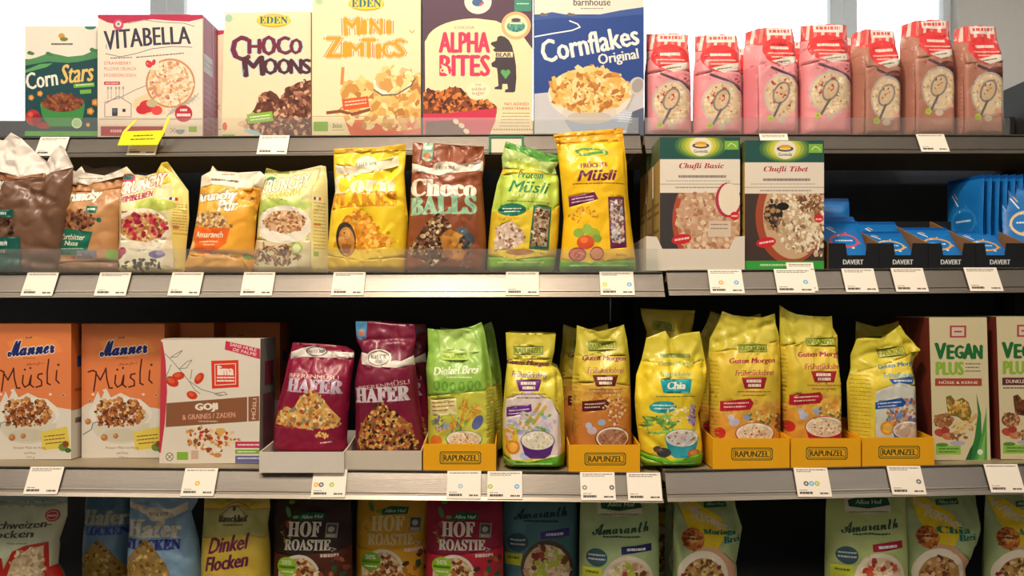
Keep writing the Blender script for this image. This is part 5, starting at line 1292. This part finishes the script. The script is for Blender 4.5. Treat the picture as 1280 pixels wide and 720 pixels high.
RG = 'yellow breakfast porridge bags'
def logo(A, cx, cy, w, h, rot=0, c='#5f7a2c', inner='#b3b23a'):
    A.rect(c, cx - w / 2, cy - h / 2, cx + w / 2, cy + h / 2, rot).rect(inner, cx - w / 2 + 1, cy - h / 2 + 1, cx + w / 2 - 1, cy + h / 2 - 1, rot).text(c, 'RAPUNZEL', cx, cy, w - 4, h - 4.5, rot, bold=.3)
def morgen(A, cx, cy, w, rot=0, c='#8a3a5a', c2=None, lab='#6b2a78', l1='HAFER', l2='BANANE', sub='#8a6a5a', frame=None):
    A.text(c, 'Guten Morgen', cx, cy, w, 8.5, rot, 'sansi', bold=.35)
    A.text(c2 or c, 'Frühstücksbrei', cx + 2, cy + 14, w * .82, 7, rot, 'sansi')
    A.poly(lab, (cx - 15, cy + 20), (cx + 17, cy + 20), (cx + 13, cy + 34), (cx - 11, cy + 34))
    A.greek('#f0e2cc', cx - 9, cy + 22.5, cx + 10, 3.6, gap=.2).greek('#f0e2cc', cx - 7, cy + 28, cx + 9, 3.6, gap=.2)
    A.greek(sub, cx - 20, cy + 37, cx + 22, 1.4).greek(sub, cx - 14, cy + 41.5, cx + 16, 1.4)
def bowl(A, cx, cy, rx, ry, rim, inner=('#dcc9a4', '#efe2c4', '#cdb48a'), food='#e2d2ae', depth=12, extra=None):
    A.ell(rim, cx, cy, rx, ry, 28).poly(rim, (cx - rx, cy), (cx + rx, cy), (cx + rx * .75, cy + depth + ry * .4), (cx + rx * .4, cy + depth + ry * .8), (cx - rx * .4, cy + depth + ry * .8), (cx - rx * .75, cy + depth + ry * .4))
    A.ell('#ece4d4', cx, cy - .5, rx * .95, ry * .9, 28).ell(food, cx, cy, rx * .85, ry * .78, 28).bits(list(inner), (cx, cy, rx * .8, ry * .72), 46, 2.4, .6)
    if extra: A.bits(extra, (cx, cy, rx * .7, ry * .6), 16, 1.6)
# green porridge bag in tray
Y = 1.53; A = Art()
A.poly('#8fb84a', (525, 400), (625, 400), (625, 470), (607, 488), (530, 496)).poly('#a9c866', (545, 410), (590, 412), (600, 440), (550, 445))
logo(A, 568, 445.5, 36, 10, 0, '#9ab23c', '#a8cc4a')
A.text('#e6f0c8', 'Dinkel Brei', 570, 463, 58, 10, 3, 'sansi', bold=.4).greek('#dce9b8', 558, 471, 590, 1.5)
for x in (546, 556, 566, 577, 588, 597): A.ell('#5fa03a', x, 482 + (x % 3), 4, 6.5).ell('#8fb84a', x, 482 + (x % 3), 2.2, 4)
A.rect('#e8dc9a', 537, 499, 571, 519, 4).greek('#a5763a', 540, 503, 568, 1.6, rot=4).greek('#a5763a', 540, 508, 568, 1.6, rot=4).greek('#a5763a', 540, 513, 560, 1.6, rot=4)
A.line('#cf8f2f', [(572, 540), (578, 520), (584, 500)], 3).line('#d99f3c', [(578, 538), (588, 522), (600, 510)], 3).bits(['#d9a544', '#c98a2c'], (582, 512, 7, 14), 36, 2.6, .5).bits(['#d9a544', '#c98a2c'], (594, 514, 8, 6), 22, 2.6, .5)
A.ell('#5f6a9c', 597, 528, 6, 10, rot=-30).ell('#9c98b8', 557, 532, 5, 5).ell('#b8a8c4', 549, 536, 4, 4).bits(['#5f8a3a', '#7fae4a', '#b5c45a', '#8a6a9c', '#d98a3a'], (562, 530, 22, 12), 46, 3.6, .5).ell('#d97a2c', 545, 552, 8, 8)
bowl(A, 580, 549, 23, 11, '#3d9a5a', extra=['#c97a4a', '#b55a3a'], food='#e6d0a8')
for k in range(16): A.greek('#9a9a4a', 608, 480 + k * 4.4, 616, 1)
sil = [(532, 411), (550, 413), (570, 412), (590, 408), (601, 403), (605, 415), (609, 440), (614, 470), (617, 520), (618, 560), (617, 572), (612, 576), (536, 576), (532, 572), (533, 520), (532, 490), (530, 462), (533, 440)]
g = bag('porridge_bag', 'green porridge bag with its top right corner raised, standing in a yellow tray', 'porridge bag', sil, Y, 577, .036, '#c9c94a', A, group='green porridge bags', seal=418, seed=41, wr=.0018, creases=[(560, 432, 600, 408, .003, 4), (534, 436, 545, 470, .003, 4)], corner=.93)
c = copy_tree(g); c.location += Vector((.015, .09, 0)); c['label'] = 'green porridge bag in shadow behind the one with the raised corner'

def rap(name_label, sil, Y, by, art, base='#e3cb3a', seal=None, seed=50, creases=None, corner=None, wr=.0016, D=.036):
    return bag('porridge_bag', name_label, 'porridge bag', sil, Y, by, D, base, art, group=RG, seal=seal, seed=seed, wr=wr, creases=creases, corner=corner)
# purple label, no tray
Y = 1.515; by = base_at('3L', 632, 708, Y); A = Art()
A.rect('#c9bc3c', 625, 410, 700, 450); logo(A, 661, 439, 38, 11, 0)
A.poly('#e6d6cf', (632, 500), (660, 488), (690, 500), (700, 520), (702, 570), (640, 575), (628, 540))
morgen(A, 660, 455, 56, -3, '#8a3f74', '#7a4a9a', '#6d2b7d', 'HAFER', 'BANANE')
A.poly('#6a2a86', (633, 510), (664, 505), (665, 514), (633, 522)).greek('#e0d0e0', 636, 513, 662, 1.5, rot=6).greek('#e0d0e0', 636, 517, 658, 1.4, rot=6)
A.line('#d9a844', [(655, 535), (668, 515), (675, 505)], 4).line('#e0b450', [(662, 536), (676, 516), (682, 508)], 4).line('#d3a03a', [(650, 530), (653, 515)], 3).bits(['#7fae5a', '#a5b8d8', '#d8c4dc', '#efe6e0', '#9cc06a', '#b8b4dc'], (665, 530, 30, 16), 60, 4, .6)
A.ell('#d9861c', 641, 559, 9, 9).ell('#efb24a', 641, 559, 6, 6).bits(['#e8a030', '#e8c040'], (638, 545, 9, 12), 26, 4).ell('#bcc4e0', 656, 570, 6, 5)
bowl(A, 672, 551, 21.5, 13, '#5a2a78', food='#e9e0c8', inner=('#efe8d4', '#dccdaa', '#d4c49c'))
A.poly('#5fae2f', (628, 572), (660, 578), (708, 568), (712, 600), (625, 600)).poly('#8fb84a', (628, 572), (645, 576), (640, 592), (626, 592)).greek('#c5dc92', 642, 579, 690, 1.5)
sil = [(632, 416), (650, 417), (675, 417), (696, 418), (694, 440), (690, 458), (698, 462), (704, 475), (706, 500), (707, 540), (708, 570), (706, by - 3), (702, by), (636, by), (629, by - 5), (628, 560), (628, 520), (631, 480), (634, 455), (633, 440)]
r1 = rap('yellow porridge bag with purple label and rolled-down top, standing without a tray', sil, Y, by, A, '#dfcf45', 452, 51, [(634, 456, 694, 460, .006, 3), (680, 478, 702, 470, .004, 3), (690, 462, 700, 500, .003, 3)], .9)
# brown label
Y = 1.53; A = Art()
A.rect('#c3b63a', 705, 400, 800, 446); logo(A, 755, 433, 36, 11, 2)
A.poly('#c9803a', (718, 500), (740, 488), (790, 492), (795, 580), (715, 580)).poly('#dcb04a', (716, 480), (760, 478), (792, 484), (792, 500), (716, 506)).bits(['#d39a44', '#c98438', '#dca84c'], (755, 500, 36, 12), 60, 6, .6)
morgen(A, 756, 449, 58, 0, '#8a3a4a', '#a85a5a', '#6b2418', 'KAKAO', 'BANANE')
A.poly('#5c1f1c', (728, 502), (757, 499), (762, 504), (757, 512), (728, 515)).greek('#d9bfae', 731, 505, 756, 1.5, rot=4).greek('#d9bfae', 731, 509, 750, 1.5, rot=4)
A.bits(['#f0e2c0', '#e8d4a8', '#e6dcc8', '#b55a3a'], (768, 512, 14, 20), 46, 2.2, .8).ell('#a9bcd8', 752, 528, 5, 4).ell('#c9b8c8', 740, 538, 6, 5).ell('#b9c4d8', 736, 532, 4, 4)
bowl(A, 766, 548, 22, 15, '#6b2e24', food='#a8785c', inner=('#b98a6a', '#8f5f48', '#c29a78'))
for k in range(16): A.greek('#a59a3a', 718, 470 + k * 5, 726, 1)
sil = [(723, 407), (735, 411), (750, 415), (760, 413), (775, 409), (783, 406), (787, 425), (790, 450), (792, 500), (793, 560), (792, 572), (788, 576), (722, 576), (717, 572), (716, 520), (717, 480), (719, 450), (722, 430)]
r2 = rap('yellow porridge bag with brown label and pinched top, in a yellow tray', sil, Y, 577, A, '#d8bf3c', 417, 52, [(735, 412, 755, 428, .004, 3), (775, 412, 760, 428, .004, 3)])
# turquoise
Y = 1.512; by = base_at('3R', 802, 886, Y); A = Art()
A.poly('#d3c23a', (795, 405), (895, 405), (890, 450), (845, 458), (800, 450)); A.greek('#7a8a3c', 828, 443, 866, 5, gap=.1)
A.text('#8fa05a', 'Guten Morgen', 848, 456, 48, 8, 0, 'sansi').text('#7fae8a', 'Frühstücksbrei', 846, 468, 40, 6, 0, 'sansi')
A.poly('#1f9fa8', (826, 474), (866, 474), (863, 491), (829, 491)).text('#f0ead4', 'Chia', 846, 482, 24, 9, 0, 'sansi', bold=.5).greek('#8a8a4a', 820, 495, 870, 1.4)
A.ell('#27a0a5', 829, 509, 17, 7.6, 26, rot=3).greek('#d5ece4', 816, 506, 842, 1.6).greek('#d5ece4', 818, 510, 840, 1.6)
A.bits(['#6fa04a', '#8ab85a', '#5a8a3c'], (826, 530, 20, 14), 36, 8, .22).bits(['#9a7ab8', '#b59ac8', '#7a5a9c'], (866, 520, 6, 14), 30, 3, .8).bits(['#f0e8b8', '#e0d08a', '#efe6d0'], (846, 518, 20, 12), 36, 2)
bowl(A, 853, 548, 22, 12, '#2f9aa8', food='#dccbc4', inner=('#e6dbd2', '#bda9a4', '#8a7a78', '#efe6da'), depth=15)
A.line('#c5d3d6', [(870, 538), (862, 548), (856, 554)], 2.4).ell('#3c3a3c', 830, 566, 9, 6).ell('#5a3c34', 822, 562, 5, 4).ell('#b5622c', 868, 567, 9, 5).ell('#d98a4a', 868, 566, 5, 3)
A.poly('#6fbe2a', (800, 566), (840, 576), (886, 566), (890, 600), (798, 600)).poly('#a5d84a', (800, 572), (830, 580), (826, 590), (800, 590)).greek('#d8ecb0', 830, 579, 870, 1.5)
sil = [(812, 423), (826, 418), (836, 414), (842, 424), (856, 418), (870, 416), (880, 415), (883, 430), (889, 462), (886, 490), (878, 520), (882, 550), (884, 572), (882, by - 2), (878, by), (808, by), (802, by - 6), (803, 560), (799, 530), (797, 500), (799, 470), (806, 450)]
r3 = rap('yellow porridge bag with turquoise label and blue bowl, standing without a tray', sil, Y, by, A, '#ecd030', 424, 53, [(843, 425, 845, 445, .005, 3), (808, 452, 842, 446, .003, 3), (845, 446, 886, 462, .004, 3), (884, 488, 872, 540, .004, 4), (800, 540, 826, 560, .003, 4)])
# bag behind it, higher
A = Art(); logo(A, 833, 408, 26, 11, -6)
sil = [(804, 385), (830, 387), (874, 388), (872, 402), (868, 420), (872, 470), (872, 560), (868, 570), (810, 570), (806, 560), (808, 470), (812, 415), (806, 398)]
rap('yellow bag with an oval emblem rising behind the turquoise-label bag', sil, 1.60, deckpy('3R', 840, 1.60), A, '#c9b62f', 394, 54)
# red label pair
def redlab(A, dx, dy):
    A.xf(dx, dy)
    A.poly('#c7b83a', (-5, -10), (100, -10), (100, 40), (60, 46), (0, 56))
    logo(A, 54, 50, 37, 10)
    A.poly('#e0a03c', (2, 130), (20, 120), (90, 118), (95, 200), (0, 200)).bits(['#d9953a', '#e8b44c', '#d3a848'], (50, 126, 44, 12), 60, 6, .6)
    morgen(A, 52, 66, 62, 1, '#a5283c', '#b03a4c', '#a51c30', 'HIMBEER', 'DINKEL', '#a85a4a')
    A.poly('#b01c30', (12, 116), (48, 112), (52, 118), (48, 126), (12, 129)).greek('#efc8b8', 16, 118, 46, 1.6, rot=3).greek('#efc8b8', 16, 122.5, 42, 1.6, rot=3)
    A.ell('#b9bcd0', 28, 142, 6, 5).ell('#9aa8c8', 44, 136, 5, 4).ell('#c9c4d4', 24, 136, 4, 4).ell('#c8342c', 12, 156, 6, 7).bits(['#e8c060', '#c98a3c', '#f0d890', '#5f7a3c'], (64, 136, 22, 8), 36, 2.6).bits(['#7a5a3c', '#8f8a4a'], (86, 142, 6, 12), 18, 4)
    bowl(A, 54, 156, 25, 14, '#b82430', food='#e0cca8', inner=('#efe0c4', '#cfb58c', '#d8c49c'), extra=['#b5443c', '#a5342c'])
    for k in range(20): A.greek('#a59a3a', 1, 66 + k * 5, 11, 1)
    A.xf()
Y = 1.53; A = Art(); redlab(A, 890, 386)
sil = [(909, 389), (922, 394), (940, 396), (960, 397), (976, 392), (977, 405), (981, 418), (983, 440), (983, 500), (982, 560), (980, 568), (975, 571), (898, 571), (893, 566), (892, 500), (893, 470), (891, 445), (893, 424), (903, 405)]
r4 = rap('yellow porridge bag with red label and berry bowl in the left of three yellow trays', sil, Y, 572, A, '#ddc03c', 401, 55, [(900, 430, 975, 404, .004, 4), (905, 400, 920, 425, .003, 3)])
c = copy_tree(r4); c.location += Vector((.000, .09, 0)); c['label'] = 'yellow bag in shadow between and behind the two red-label bags'
Y = 1.533; A = Art(); redlab(A, 977, 378)
sil = [(982, 381), (992, 388), (1004, 393), (1020, 395), (1044, 396), (1049, 395), (1050, 410), (1056, 420), (1057, 450), (1058, 500), (1058, 560), (1056, 568), (1052, 571), (992, 571), (988, 568), (985, 520), (983, 460), (982, 420)]
rap('yellow porridge bag with red label and raised left corner in the middle yellow tray', sil, Y, 572, A, '#d8bd3a', lambda x: 391 + (x - 982) * .17, 56, [(990, 392, 1000, 430, .003, 3), (1040, 400, 1054, 430, .003, 4)], corner=.94)
# blue label
Y = 1.53; A = Art()
A.poly('#cfc03a', (1065, 400), (1170, 400), (1165, 436), (1120, 452), (1070, 470)); logo(A, 1122, 441, 32, 11, 8, '#7a7a2c')
A.text('#3a7a9c', 'Guten Morgen', 1126, 457, 52, 7, 8, 'sansi', bold=.3).text('#5aa0c0', 'Frühstücksbrei', 1127, 469, 42, 6, 4, 'sansi').poly('#2a5fae', (1112, 474), (1146, 472), (1140, 480), (1116, 480)).greek('#d3dcea', 1118, 475, 1140, 2)
A.poly('#cfd0c4', (1094, 490), (1124, 478), (1152, 484), (1153, 560), (1095, 570))
A.bits(['#9aa4c8', '#b55a3a', '#d98a3c', '#7a8a4c', '#e0d8c8', '#6a6aa0', '#c9a070'], (1130, 520, 22, 22), 120, 4, .6)
A.poly('#1f55a5', (1094, 503), (1127, 497), (1133, 503), (1129, 508), (1094, 512)).greek('#cfd8ea', 1097, 504, 1126, 1.6, rot=5).greek('#cfd8ea', 1097, 508, 1120, 1.4, rot=5)
A.ell('#d99428', 1109, 535, 9, 9).ell('#efc050', 1109, 535, 6, 6).ell('#8aa0cc', 1124, 520, 5, 5)
bowl(A, 1135, 538, 20, 12, '#3a6ab0', food='#c9b09c', inner=('#d9c4b0', '#b09880', '#c4a890'))
for k in range(18): A.greek('#a59a3a', 1071, 470 + k * 5, 1090, 1)
sil = [(1081, 424), (1092, 423), (1112, 424), (1124, 416), (1136, 407), (1143, 418), (1151, 426), (1159, 436), (1154, 450), (1151, 462), (1153, 500), (1154, 555), (1153, 568), (1148, 571), (1076, 571), (1071, 566), (1069, 520), (1068, 480), (1073, 462), (1073, 445)]
rap('yellow porridge bag with blue label and crooked folded top in the right yellow tray', sil, Y, 572, A, '#ddc63c', 428, 57, [(1076, 450, 1120, 436, .006, 4), (1120, 436, 1150, 430, .004, 4), (1076, 462, 1096, 470, .004, 4), (1135, 412, 1150, 445, .003, 3)], corner=-.72)
# dark ones further back
for (r_, dx, dy, lb) in ((r1, .004, .10, 'yellow bag in shadow directly behind the purple-label bag'), (r2, -.018, .10, 'yellow bag in shadow behind the brown-label bag'),
                         (r2, .55 - .02, .11, 'yellow bag in shadow behind the gap between red-label and blue-label bags')):
    c = copy_tree(r_); c.location += Vector((dx, dy, .006 if r_ is r2 and dx > .1 else 0)); c['label'] = lb
# ================================================================ bottom row (tops only in view)
FL = 'oat flake bags on the bottom shelf'
B4 = 842
def low(name, label, cat, sil, A, base, seed, group, Y=1.53, seal=None, wr=.0016, creases=None, D=.035, mat='film', corner=None):
    by = deckpy('4L', 600, Y)
    s = [(x, (by if y >= 900 else y)) for x, y in sil]
    return bag(name, label, cat, s, Y, by, D, base, A, group=group, seed=seed, seal=seal, wr=wr, creases=creases, mat=mat, corner=corner, grid=3.2)
def body(x0, x1, y0=612):
    return [(x0 + 3, y0), ((x0 + x1) / 2, y0 + 1), (x1 - 3, y0), (x1 - 1, y0 + 30), (x1, y0 + 80), (x1, 800), (x1 - 1, 900), (x0 + 1, 900), (x0, 800), (x0, y0 + 80), (x0 + 1, y0 + 30)]
A = Art()
A.rect('#9fb3ae', -60, 600, 90, 634).greek('#2a4a6a', 20, 617, 58, 7, gap=.4)
A.ell('#b3283a', 57, 648, 8.6, 7.8, 24).ell('#d9b8a8', 57, 648, 6.6, 5.8).ell('#b3283a', 57, 648, 5.8, 5).greek('#e0c0b0', 52, 647, 62, 2)
A.text('#3c4636', 'Buchweizen-', 15, 659, 88, 9, 2, 'sansi', bold=.5).text('#3c4636', 'flocken', 8, 670, 62, 9, 2, 'sansi', bold=.5).greek('#8a8d7c', 6, 680, 32, 1.6)
A.poly('#b5261c', (-60, 700), (2, 698), (4, 712), (14, 690), (30, 683), (54, 680), (55, 712), (84, 708), (84, 860), (-60, 860))
A.poly('#cbb28e', (8, 722), (16, 700), (32, 688), (50, 684), (50, 722), (40, 760), (8, 760)).bits(['#d9c4a0', '#bba078', '#e3d2b0', '#a88c66'], (32, 712, 20, 26), 90, 3.4, .6)
low('flake_bag', 'pale green and red buckwheat flake bag cut by the lower left corner', 'flake bag', [(-40, 612), (72, 612), (72, 650), (62, 680), (60, 712), (70, 730), (84, 745), (84, 900), (-50, 900), (-50, 700)], A, '#c2c6a8', 61, FL)
A = Art(); A.text('#c9c4ac', 'Hafer', 122, 656, 56, 18, 0, 'serif', bold=1.2).text('#2e3fa0', 'FLOCKEN', 122, 666, 58, 10, 0, 'serif', bold=1.0)
def haferpile(A, cx, dark):
    pile = [(cx - 40, 742), (cx - 24, 700), (cx - 8, 682), (cx, 676), (cx + 10, 684), (cx + 26, 704), (cx + 42, 742), (cx + 44, 860), (cx - 44, 860)]
    A.poly('#a8853f', *pile).bits(['#c39a48', '#8a6a34', '#d6b468', '#6b5028', '#b58c40', '#9a8260'], pile[:7] + [(cx + 44, 790), (cx - 44, 790)], 380, 2.7, .9)
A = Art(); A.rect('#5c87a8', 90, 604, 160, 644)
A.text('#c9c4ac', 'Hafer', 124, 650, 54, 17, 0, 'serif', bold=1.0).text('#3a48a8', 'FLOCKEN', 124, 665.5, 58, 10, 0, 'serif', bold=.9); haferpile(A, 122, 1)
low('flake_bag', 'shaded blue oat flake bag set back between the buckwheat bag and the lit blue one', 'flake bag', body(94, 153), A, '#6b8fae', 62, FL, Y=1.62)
A = Art()
A.poly('#dfd2bd', (150, 628), (168, 636), (190, 641), (206, 641), (226, 632), (226, 643), (206, 652), (188, 652), (168, 645), (150, 638)).ell('#e3d8c4', 190, 647, 15, 9).text('#5a5040', 'BAUCK HOF', 190, 647, 24, 4.6, style='serif')
A.text('#e6dcc4', 'Hafer', 187, 664, 68, 20, -1, 'serif', bold=1.5).text('#343a9c', 'FLOCKEN', 187, 682.5, 69, 12, 0, 'serif', bold=1.1); haferpile(A, 180, 0)
A.poly('#8a6a34', (0, 0), (1, 0), (0, 1))
low('flake_bag', 'light blue oat flake bag with creased top and orange grain heap', 'flake bag', [(152, 616), (200, 618), (240, 616), (238, 632), (230, 645), (240, 680), (244, 720), (245, 900), (150, 900), (149, 720), (150, 680), (152, 645)], A, '#8aaecb', 63, FL, seal=622, wr=.003, creases=[(152, 640, 190, 656, .005, 5), (190, 656, 238, 636, .005, 5), (215, 690, 242, 700, .004, 5)], mat='film')
# dinkel
A = Art(); A.rect('#b5ae5c', 235, 600, 340, 632).poly('#b5b064', (235, 640), (340, 640), (330, 676), (300, 670), (275, 674), (240, 676)).line('#c07a44', [(246, 641), (272, 641), (280, 635), (290, 632), (300, 635), (308, 641), (332, 641)], 1.2)
A.ell('#c9c08a', 287, 644, 13, 9).ell('#5a5a3c', 287, 640, 2, 3).line('#6a6440', [(272, 647), (280, 638), (292, 637), (302, 647)], 1)
A.text('#45402c', 'Bauckhof', 287, 651.5, 36, 8, 0, 'serif', bold=.6).greek('#5a543c', 275, 658, 300, 1.8)
A.text('#7a2448', 'Dinkel', 284, 681, 50, 18, 8, 'sansi', bold=.6, shear=.1).text('#6b2448', 'Flocken', 283, 703, 56, 17, 8, 'sansi', bold=.6, shear=.1).greek('#c9a05a', 258, 718, 310, 1.5)
low('flake_bag', 'yellow spelt flake bag with handwritten purple lettering', 'flake bag', [(248, 613), (288, 614), (329, 613), (331, 640), (328, 660), (331, 690), (332, 760), (333, 900), (243, 900), (243, 760), (243, 690), (246, 650)], A, '#dcbc44', 64, FL, Y=1.525)
# roasted muesli
HR = 'roasted muesli bags on the bottom shelf'
def hof(x, base, sub, label, Y, seed, berry, yl='#9fcf2f', pack='#8a4a3c', w=100, dy=0, x0=None, x1=None, letter='#e4dccb'):
    A = Art(); A.xf(x, 612 + dy)
    A.ell('#4f8a4a', 20, 32, 3, 7, rot=20).ell('#5f9a3a', 24, 20, 4, 2.6).ell('#6fa040', 30, 38, 4, 2).ell(sub, 22, 46, 3.5, 5, rot=-30).bits([sub, '#6fa040', '#c9b23a', '#9a5a3c'], (18, 56, 8, 14), 14, 2.4)
    A.poly('#16603f', (34, 36), (44, 32), (68, 33), (66, 41), (34, 42)).text('#d6e2d0', 'Allos Hof', 51, 37.5, 28, 4, 0, 'sansi')
    A.text(letter, 'HOF', 42, 52, 41, 18, 0, 'serif', bold=.8).text(letter, 'ROASTIE', 47, 70.5, 58, 13, 0, 'serif', bold=.6)
    A.rect('#8f8a80', 69, 45, 84, 62, -3).rect('#4f4a44', 70.5, 46.5, 82.5, 57, -3).ell('#b0a694', 76, 52, 4, 3.4).text('#d9d0c0', 'BIO', 76, 59.5, 9, 2.6, -3, 'sans')
    A.poly(berry, (-10, 80), (30, 84), (110, 74), (110, 250), (-10, 250))
    A.greek('#e9cfc0', 64, 81, 86, 4, gap=.3)
    A.ell('#e8dcc4', 37, 108, 27, 26, 32).ell('#c9a878', 37, 110, 24, 24, 32).bits(['#b5763c', '#d9a868', '#8a4f2c', '#e8cc94', '#a5452f', '#6b3a20', '#efdcb0'], (37, 110, 23, 23), 150, 3.6, .75)
    A.ell(yl, 22, 97, 13, 12, 26).text('#eef2d8', '50%', 22, 91.5, 13, 5.4, 0, 'sans').rect('#5a8a1c', 11, 96, 33, 99).greek('#eef2d8', 14, 102, 31, 2)
    A.bits([pack, '#4f2c20', '#b5622f', sub, '#c98a4c', '#3a5a34'], [(58, 92), (96, 84), (96, 190), (50, 190)], 60, 5, .7).text('#b8c4c8', '>', 80, 76, 6, 5)
    A.xf()
    return low('roast_bag', label, 'roast muesli bag', body(x0 or x, x1 or x + w, 614), A, base, seed, HR, Y=Y, wr=.0012, mat='matte')
hof(336, '#352420', '#8f4a2c', 'nearly black roasted muesli bag with white serif lettering', 1.53, 65, '#5a2c1e')
hof(441, '#c9962a', '#b57a2c', 'mustard yellow roasted muesli bag left of the crimson one', 1.56, 66, '#dba12a', w=92, dy=-7, yl='#7fb02f', letter='#d6c28e')
hof(530, '#8c1f38', '#a5443c', 'crimson roasted muesli bag with a green round badge', 1.53, 67, '#b8283c', w=99)
# amaranth
AM = 'amaranth porridge bags on the bottom shelf'
def amar(x0, x1, base, lab, label, seed, dy=0, top=None, Y=1.53, tl='#24546a', lettop='#2a4a3c', red=False, seal=None):
    A = Art(); A.xf(x0, 606 + dy)
    w = x1 - x0
    if top: A.ell('#dcd3bc', w * .5, 28, 28, 15, 26).rect('#dcd3bc', w * .22, 22, w * .78, 40).poly('#1a5a3a', (w * .26, 26), (w * .5, 20), (w * .76, 24), (w * .78, 33), (w * .5, 37), (w * .27, 34)).text('#d6e2d0', 'Allos Hof', w * .52, 29, 36, 5.4, 0, 'sansi').greek('#8a8a70', w * .27, 40, w * .74, 1.6)
    A.text(lettop, 'Amaranth', w * .5, 57, w * .70, 13, 4, 'script', bold=.55)
    A.greek(lettop, w * .28, 66, w * .74, 2, gap=.2)
    A.poly(lab, (w * .5, 79), (w * .88, 75), (w * .88, 84), (w * .5, 88)).greek('#dfe0ea', w * .57, 81, w * .8, 3, rot=3, gap=.3)
    A.ell('#3c5a64', w * .2, 92, 13, 11, 20).greek('#c5d0ca', w * .1, 88, w * .3, 1.8).greek('#c5d0ca', w * .1, 93, w * .3, 1.8)
    A.rect('#c9cf3f', w * .03, 105, w * .26, 120, 2).greek('#5a7a2c', w * .07, 109, w * .22, 2.6)
    A.ell('#e3d6c0' if red or top else '#5a4a3c', w * .58, 122, 33, 33, 36).ell('#dcc4a0', w * .58, 124, 29, 30, 36)
    A.bits(['#e6d0aa', '#cfae84', '#efe0c4', '#c4987a'], (w * .58, 124, 28, 29), 120, 4.4, .7)
    A.bits(['#a53a30', '#c9543c', '#8a2c28'] if red else ['#a5443c', '#7a4a34', '#b8c24a', '#a9b83c', '#8a3a34'], (w * .58, 120, 24, 24), 26, 5, .8)
    A.xf()
    return low('porridge_bag', label, 'porridge bag', body(x0, x1, 614), A, base, seed, AM, Y=Y, wr=.0014, mat='matte', seal=seal)
amar(628, 724, '#54808a', '#4a4290', 'blue-grey amaranth bag with a dark bowl, right of the crimson bag', 68, dy=-18, Y=1.57, lettop='#173a40')
amar(726, 828, '#a8bd86', '#262a60', 'pale green amaranth bag with navy label', 69, top=1)
# porridge with corn stripes
def brei(x0, x1, label, seed, word, dy=0, Y=1.53, sil=None, brown=False):
    A = Art(); A.xf(x0, 612 + dy)
    A.poly('#dcbe1e', (4, 10), (26, 14), (58, 34), (66, 50), (50, 74), (30, 70), (14, 40)).poly('#1c5a3c', (38, 16), (66, 14), (68, 22), (38, 23)).text('#a8c0a8', 'Allos Hof', 53, 18.6, 24, 4, 0, 'sansi')
    A.text('#d8ccb8', 'Vollkorn', 30, 27, 52, 9, -26, 'sansi', bold=.4).text('#d8ccb8', 'Porridge', 44, 40, 48, 9, -16, 'sansi', bold=.4)
    A.text('#1f6a5a', word[0], 56, 52, 42, 8, -2, 'serif', bold=.8).text('#1f6a5a', word[1], 72, 61, 24, 8, -2, 'serif', bold=.8)
    A.poly('#c99a7a', (30, 68), (52, 70), (80, 96), (70, 120), (40, 100))
    A.ell('#b5622c', 22, 60, 14, 14, 12).bits(['#8a4a20', '#d08a3c', '#6b3418'], (22, 60, 13, 13), 40, 3).ell('#d9a05a', 22, 60, 6, 4).greek('#5a2c18', 16, 58, 28, 2.4)
    A.ell('#ddd2bc', 34, 105, 31, 32, 36).ell('#a5804a', 34, 109, 25, 27, 36).bits(['#b59454', '#8a6434', '#c9ac6c', '#6b4424', '#7a2c34', '#d6bc84'] if not brown else ['#8a5a34', '#b58454', '#5c341c', '#c9a070'], (34, 109, 24, 26), 130, 3.8, .75)
    A.bits(['#8a6a34', '#a5843c', '#6f8a44'], (88, 108, 10, 20), 22, 5, .5)
    A.xf()
    return low('porridge_bag', label, 'porridge bag', sil or body(x0, x1, 612), A, '#9fb07c', seed, 'grain porridge bags on the bottom shelf', Y=Y, wr=.0016, mat='matte', creases=[(x1 - 30, 640, x1 - 8, 700, .004, 5), (x0 + 70, 620, x1 - 4, 650, .003, 5)])
g1 = brei(846, 934, 'green porridge bag with yellow stripe beside the dark gap, right of the navy-label amaranth', 70, ('Moringa', 'Brei'), dy=4,
     sil=[(848, 614), (890, 615), (922, 613), (926, 640), (934, 665), (930, 690), (926, 710), (930, 760), (932, 900), (846, 900), (845, 760), (846, 680)])
amar(1040, 1145, '#b3c07c', '#a51c38', 'pale green amaranth bag with crimson label', 71, dy=-3, top=1, red=True, Y=1.525)
g2 = brei(1142, 1236, 'green porridge bag with yellow stripe and chia lettering', 72, ('Chia', 'Brei'), dy=1, brown=True,
     sil=[(1142, 614), (1190, 615), (1230, 613), (1234, 640), (1237, 665), (1230, 690), (1216, 715), (1222, 760), (1226, 900), (1146, 900), (1143, 760), (1141, 680)])
g3 = brei(1243, 1335, 'green porridge bag cut by the lower right corner', 73, ('Amaranth', 'Brei'), dy=3)
for (r_, dx, dy, lb) in ((g1, .0, .085, 'green porridge bag in shadow behind the moringa one'), (g1, -.05, .17, 'dark green bag far back left of the moringa bag'), (g2, -.10, .10, 'shaded green bag left behind the crimson-label amaranth bag'), (g2, .03, .09, 'shaded green bag behind the chia porridge bag')):
    c = copy_tree(r_); c.location += Vector((dx, dy, 0)); c['label'] = lb
